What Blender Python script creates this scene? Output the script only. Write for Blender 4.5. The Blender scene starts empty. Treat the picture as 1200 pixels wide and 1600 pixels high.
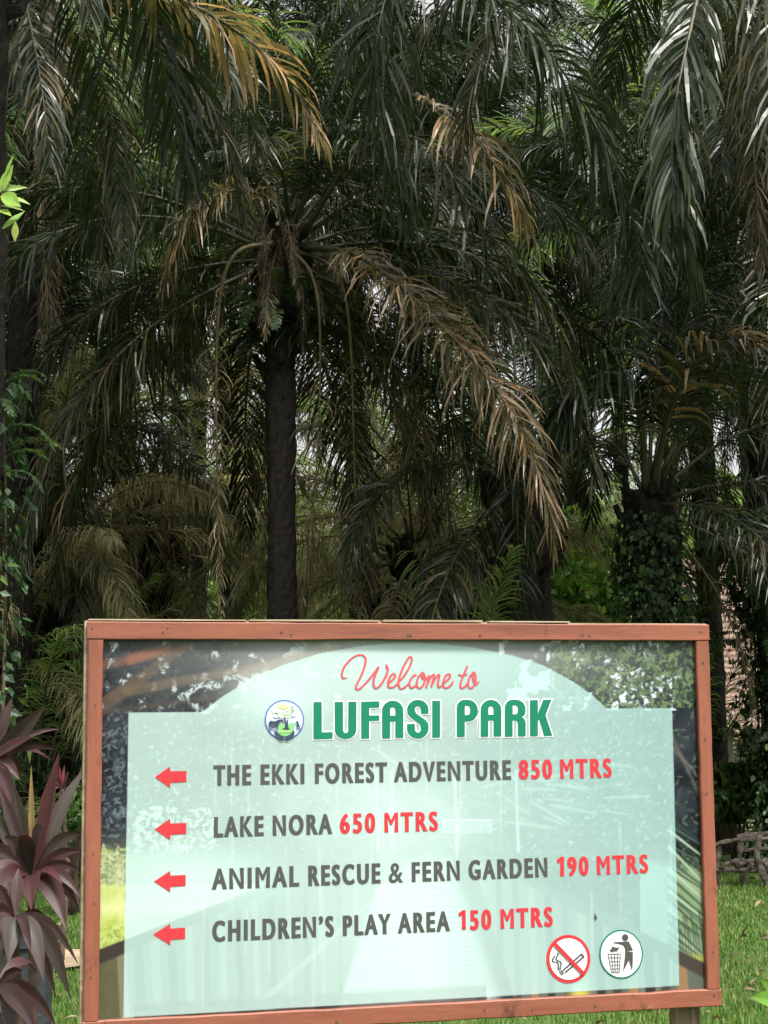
import bpy, math, random
import numpy as np
from mathutils import Matrix, Vector

random.seed(7)
C = bpy.context.scene.collection
SC = bpy.context.scene
R = math.radians

# ------------------------------------------------------------------ camera
FPX, PITCH, ROLL, CAMH = 2600.0, 0.1541, -0.017, 1.55      # focal length in photo pixels
_f = np.array([0, math.cos(PITCH), math.sin(PITCH)])
_u0 = np.array([0, -math.sin(PITCH), math.cos(PITCH)])
_r0 = np.array([1.0, 0, 0])
CR = math.cos(ROLL) * _r0 + math.sin(ROLL) * _u0
CU = -math.sin(ROLL) * _r0 + math.cos(ROLL) * _u0
CF = _f
CAM = np.array([0, 0, CAMH])
cam = bpy.data.cameras.new('camera')
cam.sensor_fit = 'VERTICAL'
cam.sensor_height = 24
cam.lens = 24 * FPX / 1600
cam.clip_start = 0.1
cam.clip_end = 2000
cam_o = bpy.data.objects.new('camera', cam)
C.objects.link(cam_o)
cam_o.matrix_world = Matrix(((CR[0], CU[0], -CF[0], 0), (CR[1], CU[1], -CF[1], 0), (CR[2], CU[2], -CF[2], CAMH), (0, 0, 0, 1)))
SC.camera = cam_o

# ------------------------------------------------------------------ light
SUN_EL, SUN_AZ = R(60), R(150)          # azimuth clockwise from +Y: high on the right, a little behind the camera, soft
w = bpy.data.worlds.new('World')
SC.world = w
w.use_nodes = True
nt = w.node_tree
bg = nt.nodes['Background']
sky = nt.nodes.new('ShaderNodeTexSky')
sky.sky_type = 'NISHITA'
sky.sun_disc = False
sky.sun_elevation = SUN_EL
sky.sun_rotation = SUN_AZ
sky.dust_density = 6.0
sky.air_density = 1.2
hs = nt.nodes.new('ShaderNodeHueSaturation')
hs.inputs['Saturation'].default_value = 0.06
nt.links.new(sky.outputs[0], hs.inputs['Color'])
nt.links.new(hs.outputs[0], bg.inputs['Color'])
bg.inputs['Strength'].default_value = 0.105
sun = bpy.data.lights.new('sun', 'SUN')
sun.energy = 2.5
sun.angle = R(10)
sun.color = (1.0, 0.945, 0.86)
sun_o = bpy.data.objects.new('sun', sun)
C.objects.link(sun_o)
sd = Vector((math.sin(SUN_AZ) * math.cos(SUN_EL), math.cos(SUN_AZ) * math.cos(SUN_EL), math.sin(SUN_EL)))
sun_o.rotation_euler = sd.to_track_quat('Z', 'Y').to_euler()
sun_o.location = (0, -20, 30)
SC.view_settings.view_transform = 'Standard'
SC.view_settings.look = 'None'
SC.view_settings.exposure = 1.5
SC.view_settings.gamma = 1
SC.render.engine = 'CYCLES'
SC.cycles.max_bounces = 6
SC.cycles.diffuse_bounces = 3
SC.cycles.glossy_bounces = 2
SC.cycles.transmission_bounces = 3
SC.cycles.transparent_max_bounces = 4
SC.cycles.use_denoising = True

# ------------------------------------------------------------------ helpers
def at(px, py, Z):
    """the place a photo pixel looks at, Z metres in front of the camera"""
    return CAM + Z * (CF + (px - 600) / FPX * CR - (py - 800) / FPX * CU)

def lin(r, g, b):
    def f(c):
        c /= 255.0
        return c / 12.92 if c <= 0.04045 else ((c + 0.055) / 1.055) ** 2.4
    return (f(r), f(g), f(b))

def tag(o, label=None, cat=None, group=None, kind=None):
    for k, v in (('label', label), ('category', cat), ('group', group), ('kind', kind)):
        if v:
            o[k] = v
    return o

def empty(name, loc=(0, 0, 0), rz=0.0):
    o = bpy.data.objects.new(name, None)
    o.empty_display_size = 0.2
    C.objects.link(o)
    o.location = tuple(loc)
    o.rotation_euler = (0, 0, rz)
    return o

def link(name, me, parent=None, loc=None, rot=None, scale=None):
    o = bpy.data.objects.new(name, me)
    C.objects.link(o)
    if parent is not None:
        o.parent = parent
    if loc is not None:
        o.location = tuple(loc)
    if rot is not None:
        o.rotation_euler = rot
    if scale is not None:
        o.scale = scale if hasattr(scale, '__len__') else (scale,) * 3
    return o

class MB:
    """collects faces and tints, builds one mesh"""
    def __init__(s):
        s.v, s.f, s.t, s.m, s.n, s.sm = [], [], [], [], 0, []
    def add(s, V, F, tint=(0.0, 0.5, 0.0), mat=0, smooth=False):
        V = np.asarray(V, float).reshape(-1, 3)
        s.v.append(V)
        T = np.asarray(tint, float)
        if T.ndim == 1:
            T = np.tile(T, (len(V), 1))
        s.t.append(T)
        for f in F:
            s.f.append(tuple(int(i) + s.n for i in f))
            s.m.append(mat)
            s.sm.append(smooth)
        s.n += len(V)
    def box(s, c, size, rot=None, tint=(0, .5, 0), mat=0):
        c = np.asarray(c, float)
        h = np.asarray(size, float) / 2
        V = np.array([[x, y, z] for x in (-1, 1) for y in (-1, 1) for z in (-1, 1)]) * h
        if rot is not None:
            V = V @ np.asarray(rot).T
        s.add(V + c, [(0, 1, 3, 2), (4, 6, 7, 5), (0, 4, 5, 1), (2, 3, 7, 6), (0, 2, 6, 4), (1, 5, 7, 3)], tint, mat)
    def tube(s, P, rad, n=8, tint=(0, .5, 0), mat=0, cap=True, rough=0.0, rng=None, smooth=True):
        P = np.asarray(P, float)
        rad = np.broadcast_to(np.asarray(rad, float), (len(P),))
        T = np.gradient(P, axis=0)
        T /= np.linalg.norm(T, axis=1)[:, None] + 1e-9
        ref = np.array([0.0, 0, 1]) if abs(T[0][2]) < 0.8 else np.array([1.0, 0, 0])
        V = []
        A = np.cross(T[0], ref)
        A /= np.linalg.norm(A)
        for i in range(len(P)):
            A = A - T[i] * (A @ T[i])
            A /= np.linalg.norm(A) + 1e-9
            B = np.cross(T[i], A)
            a = np.arange(n) * 2 * math.pi / n
            k = rad[i] * (1 + (rng.uniform(-rough, rough, n) if rng is not None else 0))
            V.append(P[i] + (np.cos(a) * k)[:, None] * A + (np.sin(a) * k)[:, None] * B)
        V = np.concatenate(V)
        F = []
        for i in range(len(P) - 1):
            for j in range(n):
                k = (j + 1) % n
                F.append((i * n + j, i * n + k, (i + 1) * n + k, (i + 1) * n + j))
        if cap:
            F.append(tuple(range(n))[::-1])
            F.append(tuple(range((len(P) - 1) * n, len(P) * n)))
        s.add(V, F, tint, mat, smooth)
    def mesh(s, name, mats):
        me = bpy.data.meshes.new(name)
        V = np.concatenate(s.v)
        me.from_pydata(V, [], s.f)
        for m in (mats if isinstance(mats, (list, tuple)) else [mats]):
            me.materials.append(m)
        me.polygons.foreach_set('material_index', np.array(s.m, dtype=np.int32))
        me.polygons.foreach_set('use_smooth', np.array(s.sm, dtype=bool))
        T = np.concatenate(s.t)
        at_ = me.attributes.new('tint', 'FLOAT_COLOR', 'POINT')
        at_.data.foreach_set('color', np.concatenate([T, np.ones((len(T), 1))], 1).astype(np.float32).ravel())
        me.update()
        return me
    def build(s, name, mats, parent=None, **k):
        return link(name, s.mesh(name, mats), parent, **k)

def cr(P, n):
    """catmull-rom through points, n samples per span"""
    P = np.asarray(P, float)
    Q = np.concatenate([[2 * P[0] - P[1]], P, [2 * P[-1] - P[-2]]])
    out = []
    for i in range(1, len(Q) - 2):
        for k in range(n):
            t = k / n
            out.append(.5 * ((2 * Q[i]) + (-Q[i - 1] + Q[i + 1]) * t + (2 * Q[i - 1] - 5 * Q[i] + 4 * Q[i + 1] - Q[i + 2]) * t * t
                             + (-Q[i - 1] + 3 * Q[i] - 3 * Q[i + 1] + Q[i + 2]) * t ** 3))
    out.append(P[-1])
    return np.array(out)

def vnoise(x, y, seed):
    """smooth value noise on arrays"""
    xi, yi = np.floor(x).astype(np.int64), np.floor(y).astype(np.int64)
    fx, fy = x - xi, y - yi
    fx, fy = fx * fx * (3 - 2 * fx), fy * fy * (3 - 2 * fy)
    def h(a, b):
        n = (a * 374761393 + b * 668265263 + seed * 974634777) & 0x7fffffff
        n = ((n ^ (n >> 13)) * 1274126177) & 0x7fffffff
        return ((n ^ (n >> 16)) & 0xffff) / 65535.0
    return (h(xi, yi) * (1 - fx) + h(xi + 1, yi) * fx) * (1 - fy) + (h(xi, yi + 1) * (1 - fx) + h(xi + 1, yi + 1) * fx) * fy

def fbm(x, y, seed, o=4):
    s, a = 0, .5
    for i in range(o):
        s = s + a * vnoise(x * 2 ** i, y * 2 ** i, seed + i * 17)
        a *= .5
    return s / (1 - .5 ** o)

# ------------------------------------------------------------------ materials
def mat(name):
    m = bpy.data.materials.new(name)
    m.use_nodes = True
    t = m.node_tree
    return m, t, t.nodes['Principled BSDF']

def N(t, kind, **k):
    n = t.nodes.new(kind)
    for a, v in k.items():
        setattr(n, a, v)
    return n

def ramp(t, fac, stops):
    r = N(t, 'ShaderNodeValToRGB')
    e = r.color_ramp.elements
    while len(e) < len(stops):
        e.new(0.5)
    for el, (p, c) in zip(e, stops):
        el.position = p
        el.color = (*c, 1)
    t.links.new(fac, r.inputs[0])
    return r

def noise(t, scale, detail=4, rough=.6, vec=None, space='Object', stretch=None):
    n = N(t, 'ShaderNodeTexNoise')
    n.inputs['Scale'].default_value = scale
    n.inputs['Detail'].default_value = detail
    n.inputs['Roughness'].default_value = rough
    tc = N(t, 'ShaderNodeTexCoord')
    src = tc.outputs[space]
    if stretch:
        mp = N(t, 'ShaderNodeMapping')
        mp.inputs['Scale'].default_value = stretch
        t.links.new(src, mp.inputs[0])
        src = mp.outputs[0]
    t.links.new(src, n.inputs['Vector'])
    return n

def leaf_material(name, stops, trans=.3, rough=.42, spec=.5, tcol=(1.0, 1.08, .66), stain=None, var=.5):
    """tint.R runs along the colour stops (green to dry), tint.G and a per-object random vary the value"""
    m, t, p = mat(name)
    a = N(t, 'ShaderNodeAttribute', attribute_name='tint')
    sp = N(t, 'ShaderNodeSeparateColor')
    t.links.new(a.outputs['Color'], sp.inputs[0])
    oi = N(t, 'ShaderNodeObjectInfo')
    r = ramp(t, sp.outputs[0], stops)
    ad = N(t, 'ShaderNodeMath', operation='ADD')
    t.links.new(sp.outputs[1], ad.inputs[0])
    t.links.new(oi.outputs['Random'], ad.inputs[1])
    mr = N(t, 'ShaderNodeMapRange')
    mr.inputs[1].default_value = 0
    mr.inputs[2].default_value = 2
    mr.inputs[3].default_value = 1 - var
    mr.inputs[4].default_value = 1 + var
    t.links.new(ad.outputs[0], mr.inputs[0])
    mx = N(t, 'ShaderNodeMix', data_type='RGBA', blend_type='MULTIPLY')
    mx.inputs[0].default_value = 1
    t.links.new(r.outputs[0], mx.inputs[6])
    t.links.new(mr.outputs[0], mx.inputs[7])
    col = mx.outputs[2]
    t.links.new(col, p.inputs['Base Color'])
    p.inputs['Roughness'].default_value = rough
    p.inputs['Specular IOR Level'].default_value = spec
    tr = N(t, 'ShaderNodeBsdfTranslucent')
    m2 = N(t, 'ShaderNodeMix', data_type='RGBA', blend_type='MULTIPLY')
    m2.inputs[0].default_value = 1
    m2.inputs[7].default_value = (*[c * 1.6 for c in tcol], 1)
    t.links.new(col, m2.inputs[6])
    t.links.new(m2.outputs[2], tr.inputs[0])
    ms = N(t, 'ShaderNodeMixShader')
    ms.inputs[0].default_value = trans
    t.links.new(p.outputs[0], ms.inputs[1])
    t.links.new(tr.outputs[0], ms.inputs[2])
    t.links.new(ms.outputs[0], t.nodes['Material Output'].inputs[0])
    return m

PALM_STOPS = [(0, (.010, .020, .006)), (.3, (.021, .030, .008)), (.5, (.055, .05, .018)), (.72, (.16, .115, .058)), (1, (.32, .185, .10))]
M_PALM = leaf_material('palm_leaf', PALM_STOPS, .28, .36, .45)
M_PALM_SUNLIT = leaf_material('sunlit_palm_leaf', [(0, (.075, .14, .04)), (.4, (.15, .18, .06)), (1, (.34, .26, .13))], .42, .45, .3)  # paler copy of the palm leaf, sunlight put into its colour
M_DEAD = leaf_material('dry_palm_leaf', [(0, (.06, .05, .03)), (.5, (.11, .085, .052)), (1, (.27, .205, .13))], .12, .7, .25, (1, 1, .8))
M_OLIVE = leaf_material('drying_palm_leaf', [(0, (.075, .10, .04)), (.4, (.18, .175, .085)), (1, (.42, .33, .2))], .35, .55, .3)
M_GREEN = leaf_material('green_leaf', [(0, (.03, .075, .015)), (.5, (.05, .11, .02)), (1, (.12, .16, .03))], .3, .4)
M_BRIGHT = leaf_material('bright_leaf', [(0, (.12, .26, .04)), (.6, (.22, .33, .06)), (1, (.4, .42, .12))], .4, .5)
M_IVY = leaf_material('climber_leaf', [(0, (.012, .03, .010)), (.6, (.022, .052, .014)), (1, (.10, .15, .04))], .22, .5, .3)
M_FERN = leaf_material('fern_leaf', [(0, (.022, .055, .012)), (1, (.06, .10, .024))], .3, .45)
M_FAR = leaf_material('far_leaf', [(0, (.12, .20, .06)), (.6, (.22, .32, .10)), (1, (.38, .42, .2))], .4, .6, .2)  # greens raised to brighten the background, light put into the colour
M_TI = leaf_material('cordyline_leaf', [(0, (.044, .038, .030)), (.3, (.030, .013, .013)), (.55, (.058, .016, .018)), (.8, (.2, .045, .05)), (1, (.18, .16, .05))], .16, .52, .3, (1.2, .6, .6), var=.35)#, .16, .36, .5, (1.2, .6, .6), var=.35)

def simple(name, c1, c2, scale=8, rough=.8, spec=.3, detail=5, stretch=None, bump=.0, space='Object', lo=.35, hi=.65):
    m, t, p = mat(name)
    n = noise(t, scale, detail, .65, space=space, stretch=stretch)
    r = ramp(t, n.outputs[0], [(lo, c1), (hi, c2)])
    t.links.new(r.outputs[0], p.inputs['Base Color'])
    p.inputs['Roughness'].default_value = rough
    p.inputs['Specular IOR Level'].default_value = spec
    if bump:
        b = N(t, 'ShaderNodeBump')
        b.inputs['Strength'].default_value = bump
        b.inputs['Distance'].default_value = .02
        t.links.new(n.outputs[0], b.inputs['Height'])
        t.links.new(b.outputs[0], p.inputs['Normal'])
    return m

M_TRUNK = simple('palm_trunk', (.005, .0045, .004), (.02, .017, .014), 14, .95, .15, 6, bump=.6)
M_RACHIS = simple('palm_rachis', (.026, .028, .013), (.055, .055, .026), 5, .55, .4)
M_DRYRACHIS = simple('dry_rachis', (.07, .058, .03), (.15, .12, .062), 5, .7, .3)
M_LOG = simple('weathered_log', (.03, .025, .02), (.12, .10, .082), 9, .9, .2, 6, (1, 1, 1), .5)
M_POST = simple('sign_post_wood', (.05, .036, .026), (.26, .19, .12), 6, .85, .25, 6, (6, 6, .7), .3)
M_PLY = simple('raw_timber', (.22, .16, .10), (.42, .34, .24), 10, .85, .25, 6, (.6, 4, 4))
M_BOARD = simple('grey_boards', (.14, .12, .10), (.30, .26, .21), 4, .9, .2, 6, (5, 5, .4), .3)
M_ROOF = simple('pink_roof', (.15, .095, .075), (.25, .18, .145), 3, .8, .25, 6, bump=.1)
M_BIN = simple('dark_plastic', (.018, .021, .024), (.036, .041, .046), 12, .45, .45, 4)
M_DIRT = simple('dirt_path', (.19, .145, .095), (.33, .26, .18), 2.5, .95, .1, 8, bump=.3)
M_STEM = simple('plant_stem', (.045, .03, .022), (.10, .065, .045), 20, .7, .3)
M_IRON = simple('rusty_nail', (.03, .02, .018), (.08, .05, .04), 60, .7, .5)
M_RES = simple('dark_slats', (.16, .14, .12), (.28, .25, .21), 5, .9, .2, 5, (.4, 4, 4))

def grass_material():
    m, t, p = mat('lawn')
    n1 = noise(t, .55, 6, .6)
    n2 = noise(t, 38, 3, .7)
    a = ramp(t, n1.outputs[0], [(.22, (.10, .085, .045)), (.36, (.045, .085, .02)), (.7, (.075, .135, .03))])
    b = ramp(t, n2.outputs[0], [(.3, (.45, .45, .4)), (.7, (1.25, 1.25, 1.2))])
    mx = N(t, 'ShaderNodeMix', data_type='RGBA', blend_type='MULTIPLY')
    mx.inputs[0].default_value = 1
    t.links.new(a.outputs[0], mx.inputs[6])
    t.links.new(b.outputs[0], mx.inputs[7])
    t.links.new(mx.outputs[2], p.inputs['Base Color'])
    p.inputs['Roughness'].default_value = .9
    p.inputs['Specular IOR Level'].default_value = .2
    bp = N(t, 'ShaderNodeBump')
    bp.inputs['Strength'].default_value = .6
    bp.inputs['Distance'].default_value = .03
    t.links.new(n2.outputs[0], bp.inputs['Height'])
    t.links.new(bp.outputs[0], p.inputs['Normal'])
    return m
M_LAWN = grass_material()
M_BLADE = leaf_material('grass_blade', [(0, (.045, .10, .016)), (.6, (.085, .16, .03)), (1, (.2, .2, .07))], .3, .5, .3)

# paint of the sign frame: terracotta, worn and chipped along the grain
def paint_material(name, along):
    m, t, p = mat(name)
    g = noise(t, 7, 7, .7, stretch=along)
    base = ramp(t, g.outputs[0], [(.28, (.125, .04, .024)), (.72, (.245, .078, .044))])
    sc = noise(t, 58, 8, .78, stretch=tuple(.3 + .7 * a / 4 for a in along))
    mk = ramp(t, sc.outputs[0], [(.62, (0, 0, 0)), (.72, (1, 1, 1))])
    mx = N(t, 'ShaderNodeMix', data_type='RGBA')
    ml = N(t, 'ShaderNodeMath', operation='MULTIPLY')
    ml.inputs[1].default_value = .5
    t.links.new(mk.outputs[0], ml.inputs[0])
    t.links.new(ml.outputs[0], mx.inputs[0])
    t.links.new(base.outputs[0], mx.inputs[6])
    mx.inputs[7].default_value = (.44, .26, .19, 1)
    dn = noise(t, 11, 6, .7, stretch=(1, 1, .5))
    dk = ramp(t, dn.outputs[0], [(.3, (.32, .3, .32)), (.42, (1, 1, 1))])
    m2 = N(t, 'ShaderNodeMix', data_type='RGBA', blend_type='MULTIPLY')
    m2.inputs[0].default_value = .8
    t.links.new(mx.outputs[2], m2.inputs[6])
    t.links.new(dk.outputs[0], m2.inputs[7])
    t.links.new(m2.outputs[2], p.inputs['Base Color'])
    p.inputs['Roughness'].default_value = .5
    p.inputs['Specular IOR Level'].default_value = .4
    b = N(t, 'ShaderNodeBump')
    b.inputs['Strength'].default_value = .25
    b.inputs['Distance'].default_value = .004
    t.links.new(sc.outputs[0], b.inputs['Height'])
    t.links.new(b.outputs[0], p.inputs['Normal'])
    return m
M_PAINT = paint_material('terracotta_paint', (.35, 4, 4))
M_PAINT_UP = paint_material('terracotta_paint_upright', (4, 4, .35))

def flat(name, c, rough=.35):
    m, t, p = mat(name)
    n = noise(t, 16, 4, .6)
    r = ramp(t, n.outputs[0], [(.25, tuple(x * .93 for x in c)), (.75, tuple(min(1, x * 1.05) for x in c))])
    t.links.new(r.outputs[0], p.inputs['Base Color'])
    p.inputs['Roughness'].default_value = rough
    p.inputs['Specular IOR Level'].default_value = .4
    return m
INK = {k: flat('ink_' + k, v) for k, v in dict(
    grey=(.056, .055, .054), red=(.42, .026, .036), script=(.46, .065, .08), green=(.002, .14, .078), white=(.60, .60, .63),
    ring=(.07, .11, .33), lavender=(.40, .46, .60), navy=(.03, .042, .08), lime=(.16, .40, .15), pale_green=(.42, .58, .40),
    deep_green=(.07, .22, .17), cream=(.52, .56, .24)).items()}
mp, tp, pp = mat('printed_vinyl')
_a = N(tp, 'ShaderNodeAttribute', attribute_name='print')
tp.links.new(_a.outputs['Color'], pp.inputs['Base Color'])
pp.inputs['Roughness'].default_value = .3
pp.inputs['Specular IOR Level'].default_value = .35
M_PRINT = mp

# ================================================================== SETTING
def ground():
    mb = MB()
    xs = np.concatenate([np.linspace(-300, -20, 8), np.linspace(-16, 16, 33), np.linspace(20, 300, 8)])
    ys = np.concatenate([np.linspace(-300, -10, 8), np.linspace(-6, 60, 67), np.linspace(70, 500, 10)])
    X, Y = np.meshgrid(xs, ys)
    Zg = (fbm(X * .35, Y * .35, 5, 3) - .5) * .06 * ((np.abs(X) < 17) & (Y > -7) & (Y < 61))
    V = np.stack([X, Y, Zg - .012], -1).reshape(-1, 3)
    nx = len(xs)
    F = [(j * nx + i, j * nx + i + 1, (j + 1) * nx + i + 1, (j + 1) * nx + i) for j in range(len(ys) - 1) for i in range(nx - 1)]
    mb.add(V, F, smooth=True)
    tag(mb.build('ground', M_LAWN), kind='structure')
ground()

def path():
    mb = MB()
    P = cr([(-14, 12.2, 0), (-7, 13.6, 0), (-3.2, 14.3, 0), (-1.2, 16.5, 0), (-1.4, 22, 0), (-3.6, 31, 0), (-8.5, 45, 0), (-14, 62, 0)], 12)
    T = np.gradient(P, axis=0)
    T /= np.linalg.norm(T, axis=1)[:, None]
    S = np.stack([-T[:, 1], T[:, 0], 0 * T[:, 0]], 1)
    rng = np.random.default_rng(3)
    wl = .62 + rng.uniform(-.1, .1, len(P))
    wr = .62 + rng.uniform(-.1, .1, len(P))
    cross = np.linspace(-1, 1, 7)
    V = []
    for i in range(len(P)):
        for c in cross:
            V.append(P[i] + S[i] * c * (wl[i] if c > 0 else wr[i]) + np.array([0, 0, .034 - .01 * abs(c)]))
    F = [(i * 7 + k, i * 7 + k + 1, (i + 1) * 7 + k + 1, (i + 1) * 7 + k) for i in range(len(P) - 1) for k in range(6)]
    mb.add(V, F, smooth=True)
    tag(mb.build('path', M_DIRT), kind='structure')
path()

def grass():
    rng = np.random.default_rng(11)
    n = 230000
    y = 5.5 + 22 * rng.random(n) ** 1.25
    x = (rng.random(n) - .5) * (3.2 + y * .62)
    keep = fbm(x * 3, y * 3, 9, 3) + rng.random(n) * .5 >  .50 - .25 * fbm(x * .8, y * .8, 21, 3)
    # the path stays bare
    pc = cr([(-14, 12.2, 0), (-7, 13.6, 0), (-3.2, 14.3, 0), (-1.2, 16.5, 0), (-1.4, 22, 0), (-3.6, 31, 0)], 8)[:, :2]
    dmin = np.full(n, 9.0)
    for q in pc:
        dmin = np.minimum(dmin, np.hypot(x - q[0], y - q[1]))
    keep &= dmin > .62 + rng.random(n) * .12
    x, y = x[keep], y[keep]
    n = len(x)
    h = rng.uniform(.02, .05, n) * (.7 + .6 * fbm(x * 1.5, y * 1.5, 4, 3))
    a = rng.uniform(0, 2 * math.pi, n)
    wd = rng.uniform(.003, .006, n) * (1 + y / 14)
    b = rng.uniform(0, 2 * math.pi, n)
    ln = rng.uniform(.2, .9, n) * h
    z0 = -.02
    p1 = np.stack([x - np.cos(a) * wd, y - np.sin(a) * wd, np.full(n, z0)], 1)
    p2 = np.stack([x + np.cos(a) * wd, y + np.sin(a) * wd, np.full(n, z0)], 1)
    p3 = np.stack([x + np.cos(b) * ln, y + np.sin(b) * ln, h], 1)
    V = np.stack([p1, p2, p3], 1).reshape(-1, 3)
    me = bpy.data.meshes.new('grass')
    me.from_pydata(V, [], np.arange(3 * n).reshape(-1, 3))
    me.materials.append(M_BLADE)
    t = np.repeat(np.stack([rng.random(n) ** 1.5, rng.random(n), np.zeros(n), np.ones(n)], 1), 3, 0)
    me.attributes.new('tint', 'FLOAT_COLOR', 'POINT').data.foreach_set('color', t.astype(np.float32).ravel())
    tag(link('grass', me), 'short green lawn grass around the sign and under the palms', 'grass', kind='stuff')
grass()

# ================================================================== PALMS
DOWN = np.array([0, 0, -1.0])

def nrm(a):
    return a / (np.linalg.norm(a, axis=-1, keepdims=True) + 1e-9)

def frond_along(P, seed, leaf_len=.95, leaf_w=.042, n=90, petiole=.16, droop=.8, dry=(0., .25), dead=False, rw=.035, rank=26, fwd=(62, 25),
                side=(1, 1), secs=4, base_w=None, mess=1.0, S_hint=None, light=False):
    """a feather frond: rachis through the polyline P, two rows of hanging leaflets"""
    rng = np.random.default_rng(seed)
    P = np.asarray(P, float)
    seg = np.linalg.norm(np.diff(P, axis=0), axis=1)
    s = np.concatenate([[0], np.cumsum(seg)])
    L = s[-1]
    T = nrm(np.gradient(P, axis=0))
    S = np.cross(np.array([0, 0, 1.0]), T)
    bad = np.linalg.norm(S, axis=1) < .12
    if S_hint is None:
        g = nrm((P[-1] - P[0]) * np.array([1, 1, 0]))
        S_hint = np.cross(np.array([0, 0, 1.0]), g)
    S[bad] = S_hint
    S = nrm(S * np.where((S @ S_hint) < 0, -1, 1)[:, None])
    Nn = nrm(np.cross(T, S))
    mb = MB()
    rad = np.interp(s / L, [0, petiole * .5, petiole, .6, 1], [base_w or rw * 1.7, rw * 1.15, rw, rw * .5, rw * .12])
    mb.tube(P, rad, 5, (.5, .5, 0), 1)
    def q(A, u):
        return np.stack([np.interp(u * L, s, A[:, k]) for k in range(3)], 1)
    for sd in (-1, 1):
        m = int(n * side[0 if sd < 0 else 1])
        u = petiole + (1 - petiole) * ((np.arange(m) + rng.uniform(-.35, .35, m) + .5) / m)
        u = np.clip(u, petiole, .995)
        v = (u - petiole) / (1 - petiole)
        p0, t0, s0, n0 = q(P, u), nrm(q(T, u)), nrm(q(S, u)), nrm(q(Nn, u))
        ll = leaf_len * np.interp(v, [0, .12, .35, .7, .92, 1], [.35, .75, 1, .85, .5, .38]) * rng.uniform(.82, 1.12, m)
        ll *= np.where(rng.random(m) < .09, rng.uniform(.25, .6, m), 1)
        ll *= np.where(rng.random(m) < .05, .04, 1)
        if dead:
            ll *= rng.uniform(.55, 1.1, m)
        fa = np.radians(np.interp(v, [0, 1], fwd) + rng.normal(0, 7 * mess, m))
        rk = np.radians(rank * rng.choice([-1, .15, 1], m) + rng.normal(0, 9 * mess, m))
        d = nrm(t0 * np.cos(fa)[:, None] + (sd * s0) * (np.sin(fa) * np.cos(rk))[:, None] + n0 * (np.sin(fa) * np.sin(rk))[:, None])
        wv = nrm(t0 - d * np.sum(t0 * d, 1)[:, None])
        tw = rng.normal(0, .45 * mess, m)
        wv = nrm(wv * np.cos(tw)[:, None] + np.cross(d, wv) * np.sin(tw)[:, None])
        dr = droop * rng.uniform(.65, 1.25, m)
        jig = rng.normal(0, .10 * mess, (m, 3))
        wd = leaf_w * rng.uniform(.75, 1.2, m) * (.55 + .45 * ll / leaf_len)
        k = secs
        pos = p0.copy()
        rows = []
        wprof = np.interp(np.linspace(0, 1, k + 1), [0, .15, .45, .8, 1], [.45, .9, 1, .62, .06])
        for j in range(k + 1):
            f = j / k
            rows.append((pos - wv * (wd * wprof[j] / 2)[:, None], pos + wv * (wd * wprof[j] / 2)[:, None]))
            g = np.clip(dr * (f * 1.15) ** 1.1, 0, 1)[:, None]
            dj = nrm(d * (1 - g) + DOWN * g + jig * f)
            pos = pos + dj * (ll / k)[:, None]
            wv = nrm(wv - dj * np.sum(wv * dj, 1)[:, None])
        V = np.stack([a for r_ in rows for a in r_], 1)            # m, 2(k+1), 3
        base = np.arange(m)[:, None] * 2 * (k + 1)
        F = np.concatenate([base + np.array([2 * j, 2 * j + 1, 2 * j + 3, 2 * j + 2]) for j in range(k)])
        dv = np.clip(dry[0] + (dry[1] - dry[0]) * rng.random(m) ** 2 + .1 * rng.normal(0, 1, m) * (dry[1] - dry[0]), 0, 1)
        tip = np.linspace(0, 1, k + 1).repeat(2) ** 2
        tt = np.zeros((m, 2 * (k + 1), 3))
        tt[:, :, 0] = np.clip(dv[:, None] + tip[None] * .12 * rng.random((m, 1)), 0, 1)
        tt[:, :, 1] = rng.random((m, 1))
        mb.add(V.reshape(-1, 3), F, tt.reshape(-1, 3), 0)
    return mb.mesh('frond', [M_DEAD, M_DRYRACHIS] if dead else [M_PALM_SUNLIT if light else M_PALM, M_RACHIS])

def arc(L, e0, e1, p=1.25, sideb=0.0, n=15):
    """rachis leaving along +X at elevation e0 and bending to e1"""
    t = np.linspace(0, 1, n)
    e = np.radians(e0 + (e1 - e0) * t ** p)
    a = np.radians(sideb * t ** 1.5)
    d = np.stack([np.cos(e) * np.cos(a), np.cos(e) * np.sin(a), np.sin(e)], 1)
    P = np.concatenate([[[0, 0, 0]], np.cumsum((d[1:] + d[:-1]) / 2 * L / (n - 1), 0)])
    return P

CLASSES = [(80, 35), (68, 0), (56, -30), (44, -52), (30, -70), (14, -82), (-4, -86), (-25, -88)]
GREEN, DEADF, SUNLIT = [], [], []
for ci, (e0, e1) in enumerate(CLASSES):
    GREEN.append([frond_along(arc(6.0, e0, e1, 1.35, (-14, 4, 16)[k]), 100 + ci * 7 + k, 1.12, .035, 165, .13, .78 + .08 * k,
                              (0, [.12, .15, .2, .3, .42, .5, .6, .7][ci])) for k in range(3)])
    SUNLIT.append(frond_along(arc(6.0, e0, e1, 1.35, (-10, 12)[ci % 2]), 300 + ci, 1.0, .042, 95, .17, .7, (0, .5), light=True))
for k, (e0, e1) in enumerate([(-30, -88), (-50, -90), (-62, -92), (-20, -86), (-70, -90)]):
    DEADF.append(frond_along(arc(4.6, e0, e1, .7, (-12, 10)[k % 2]), 200 + k, .8, .022, 105, .18, 1.1, (0, 1), dead=True, mess=2.0))

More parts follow.
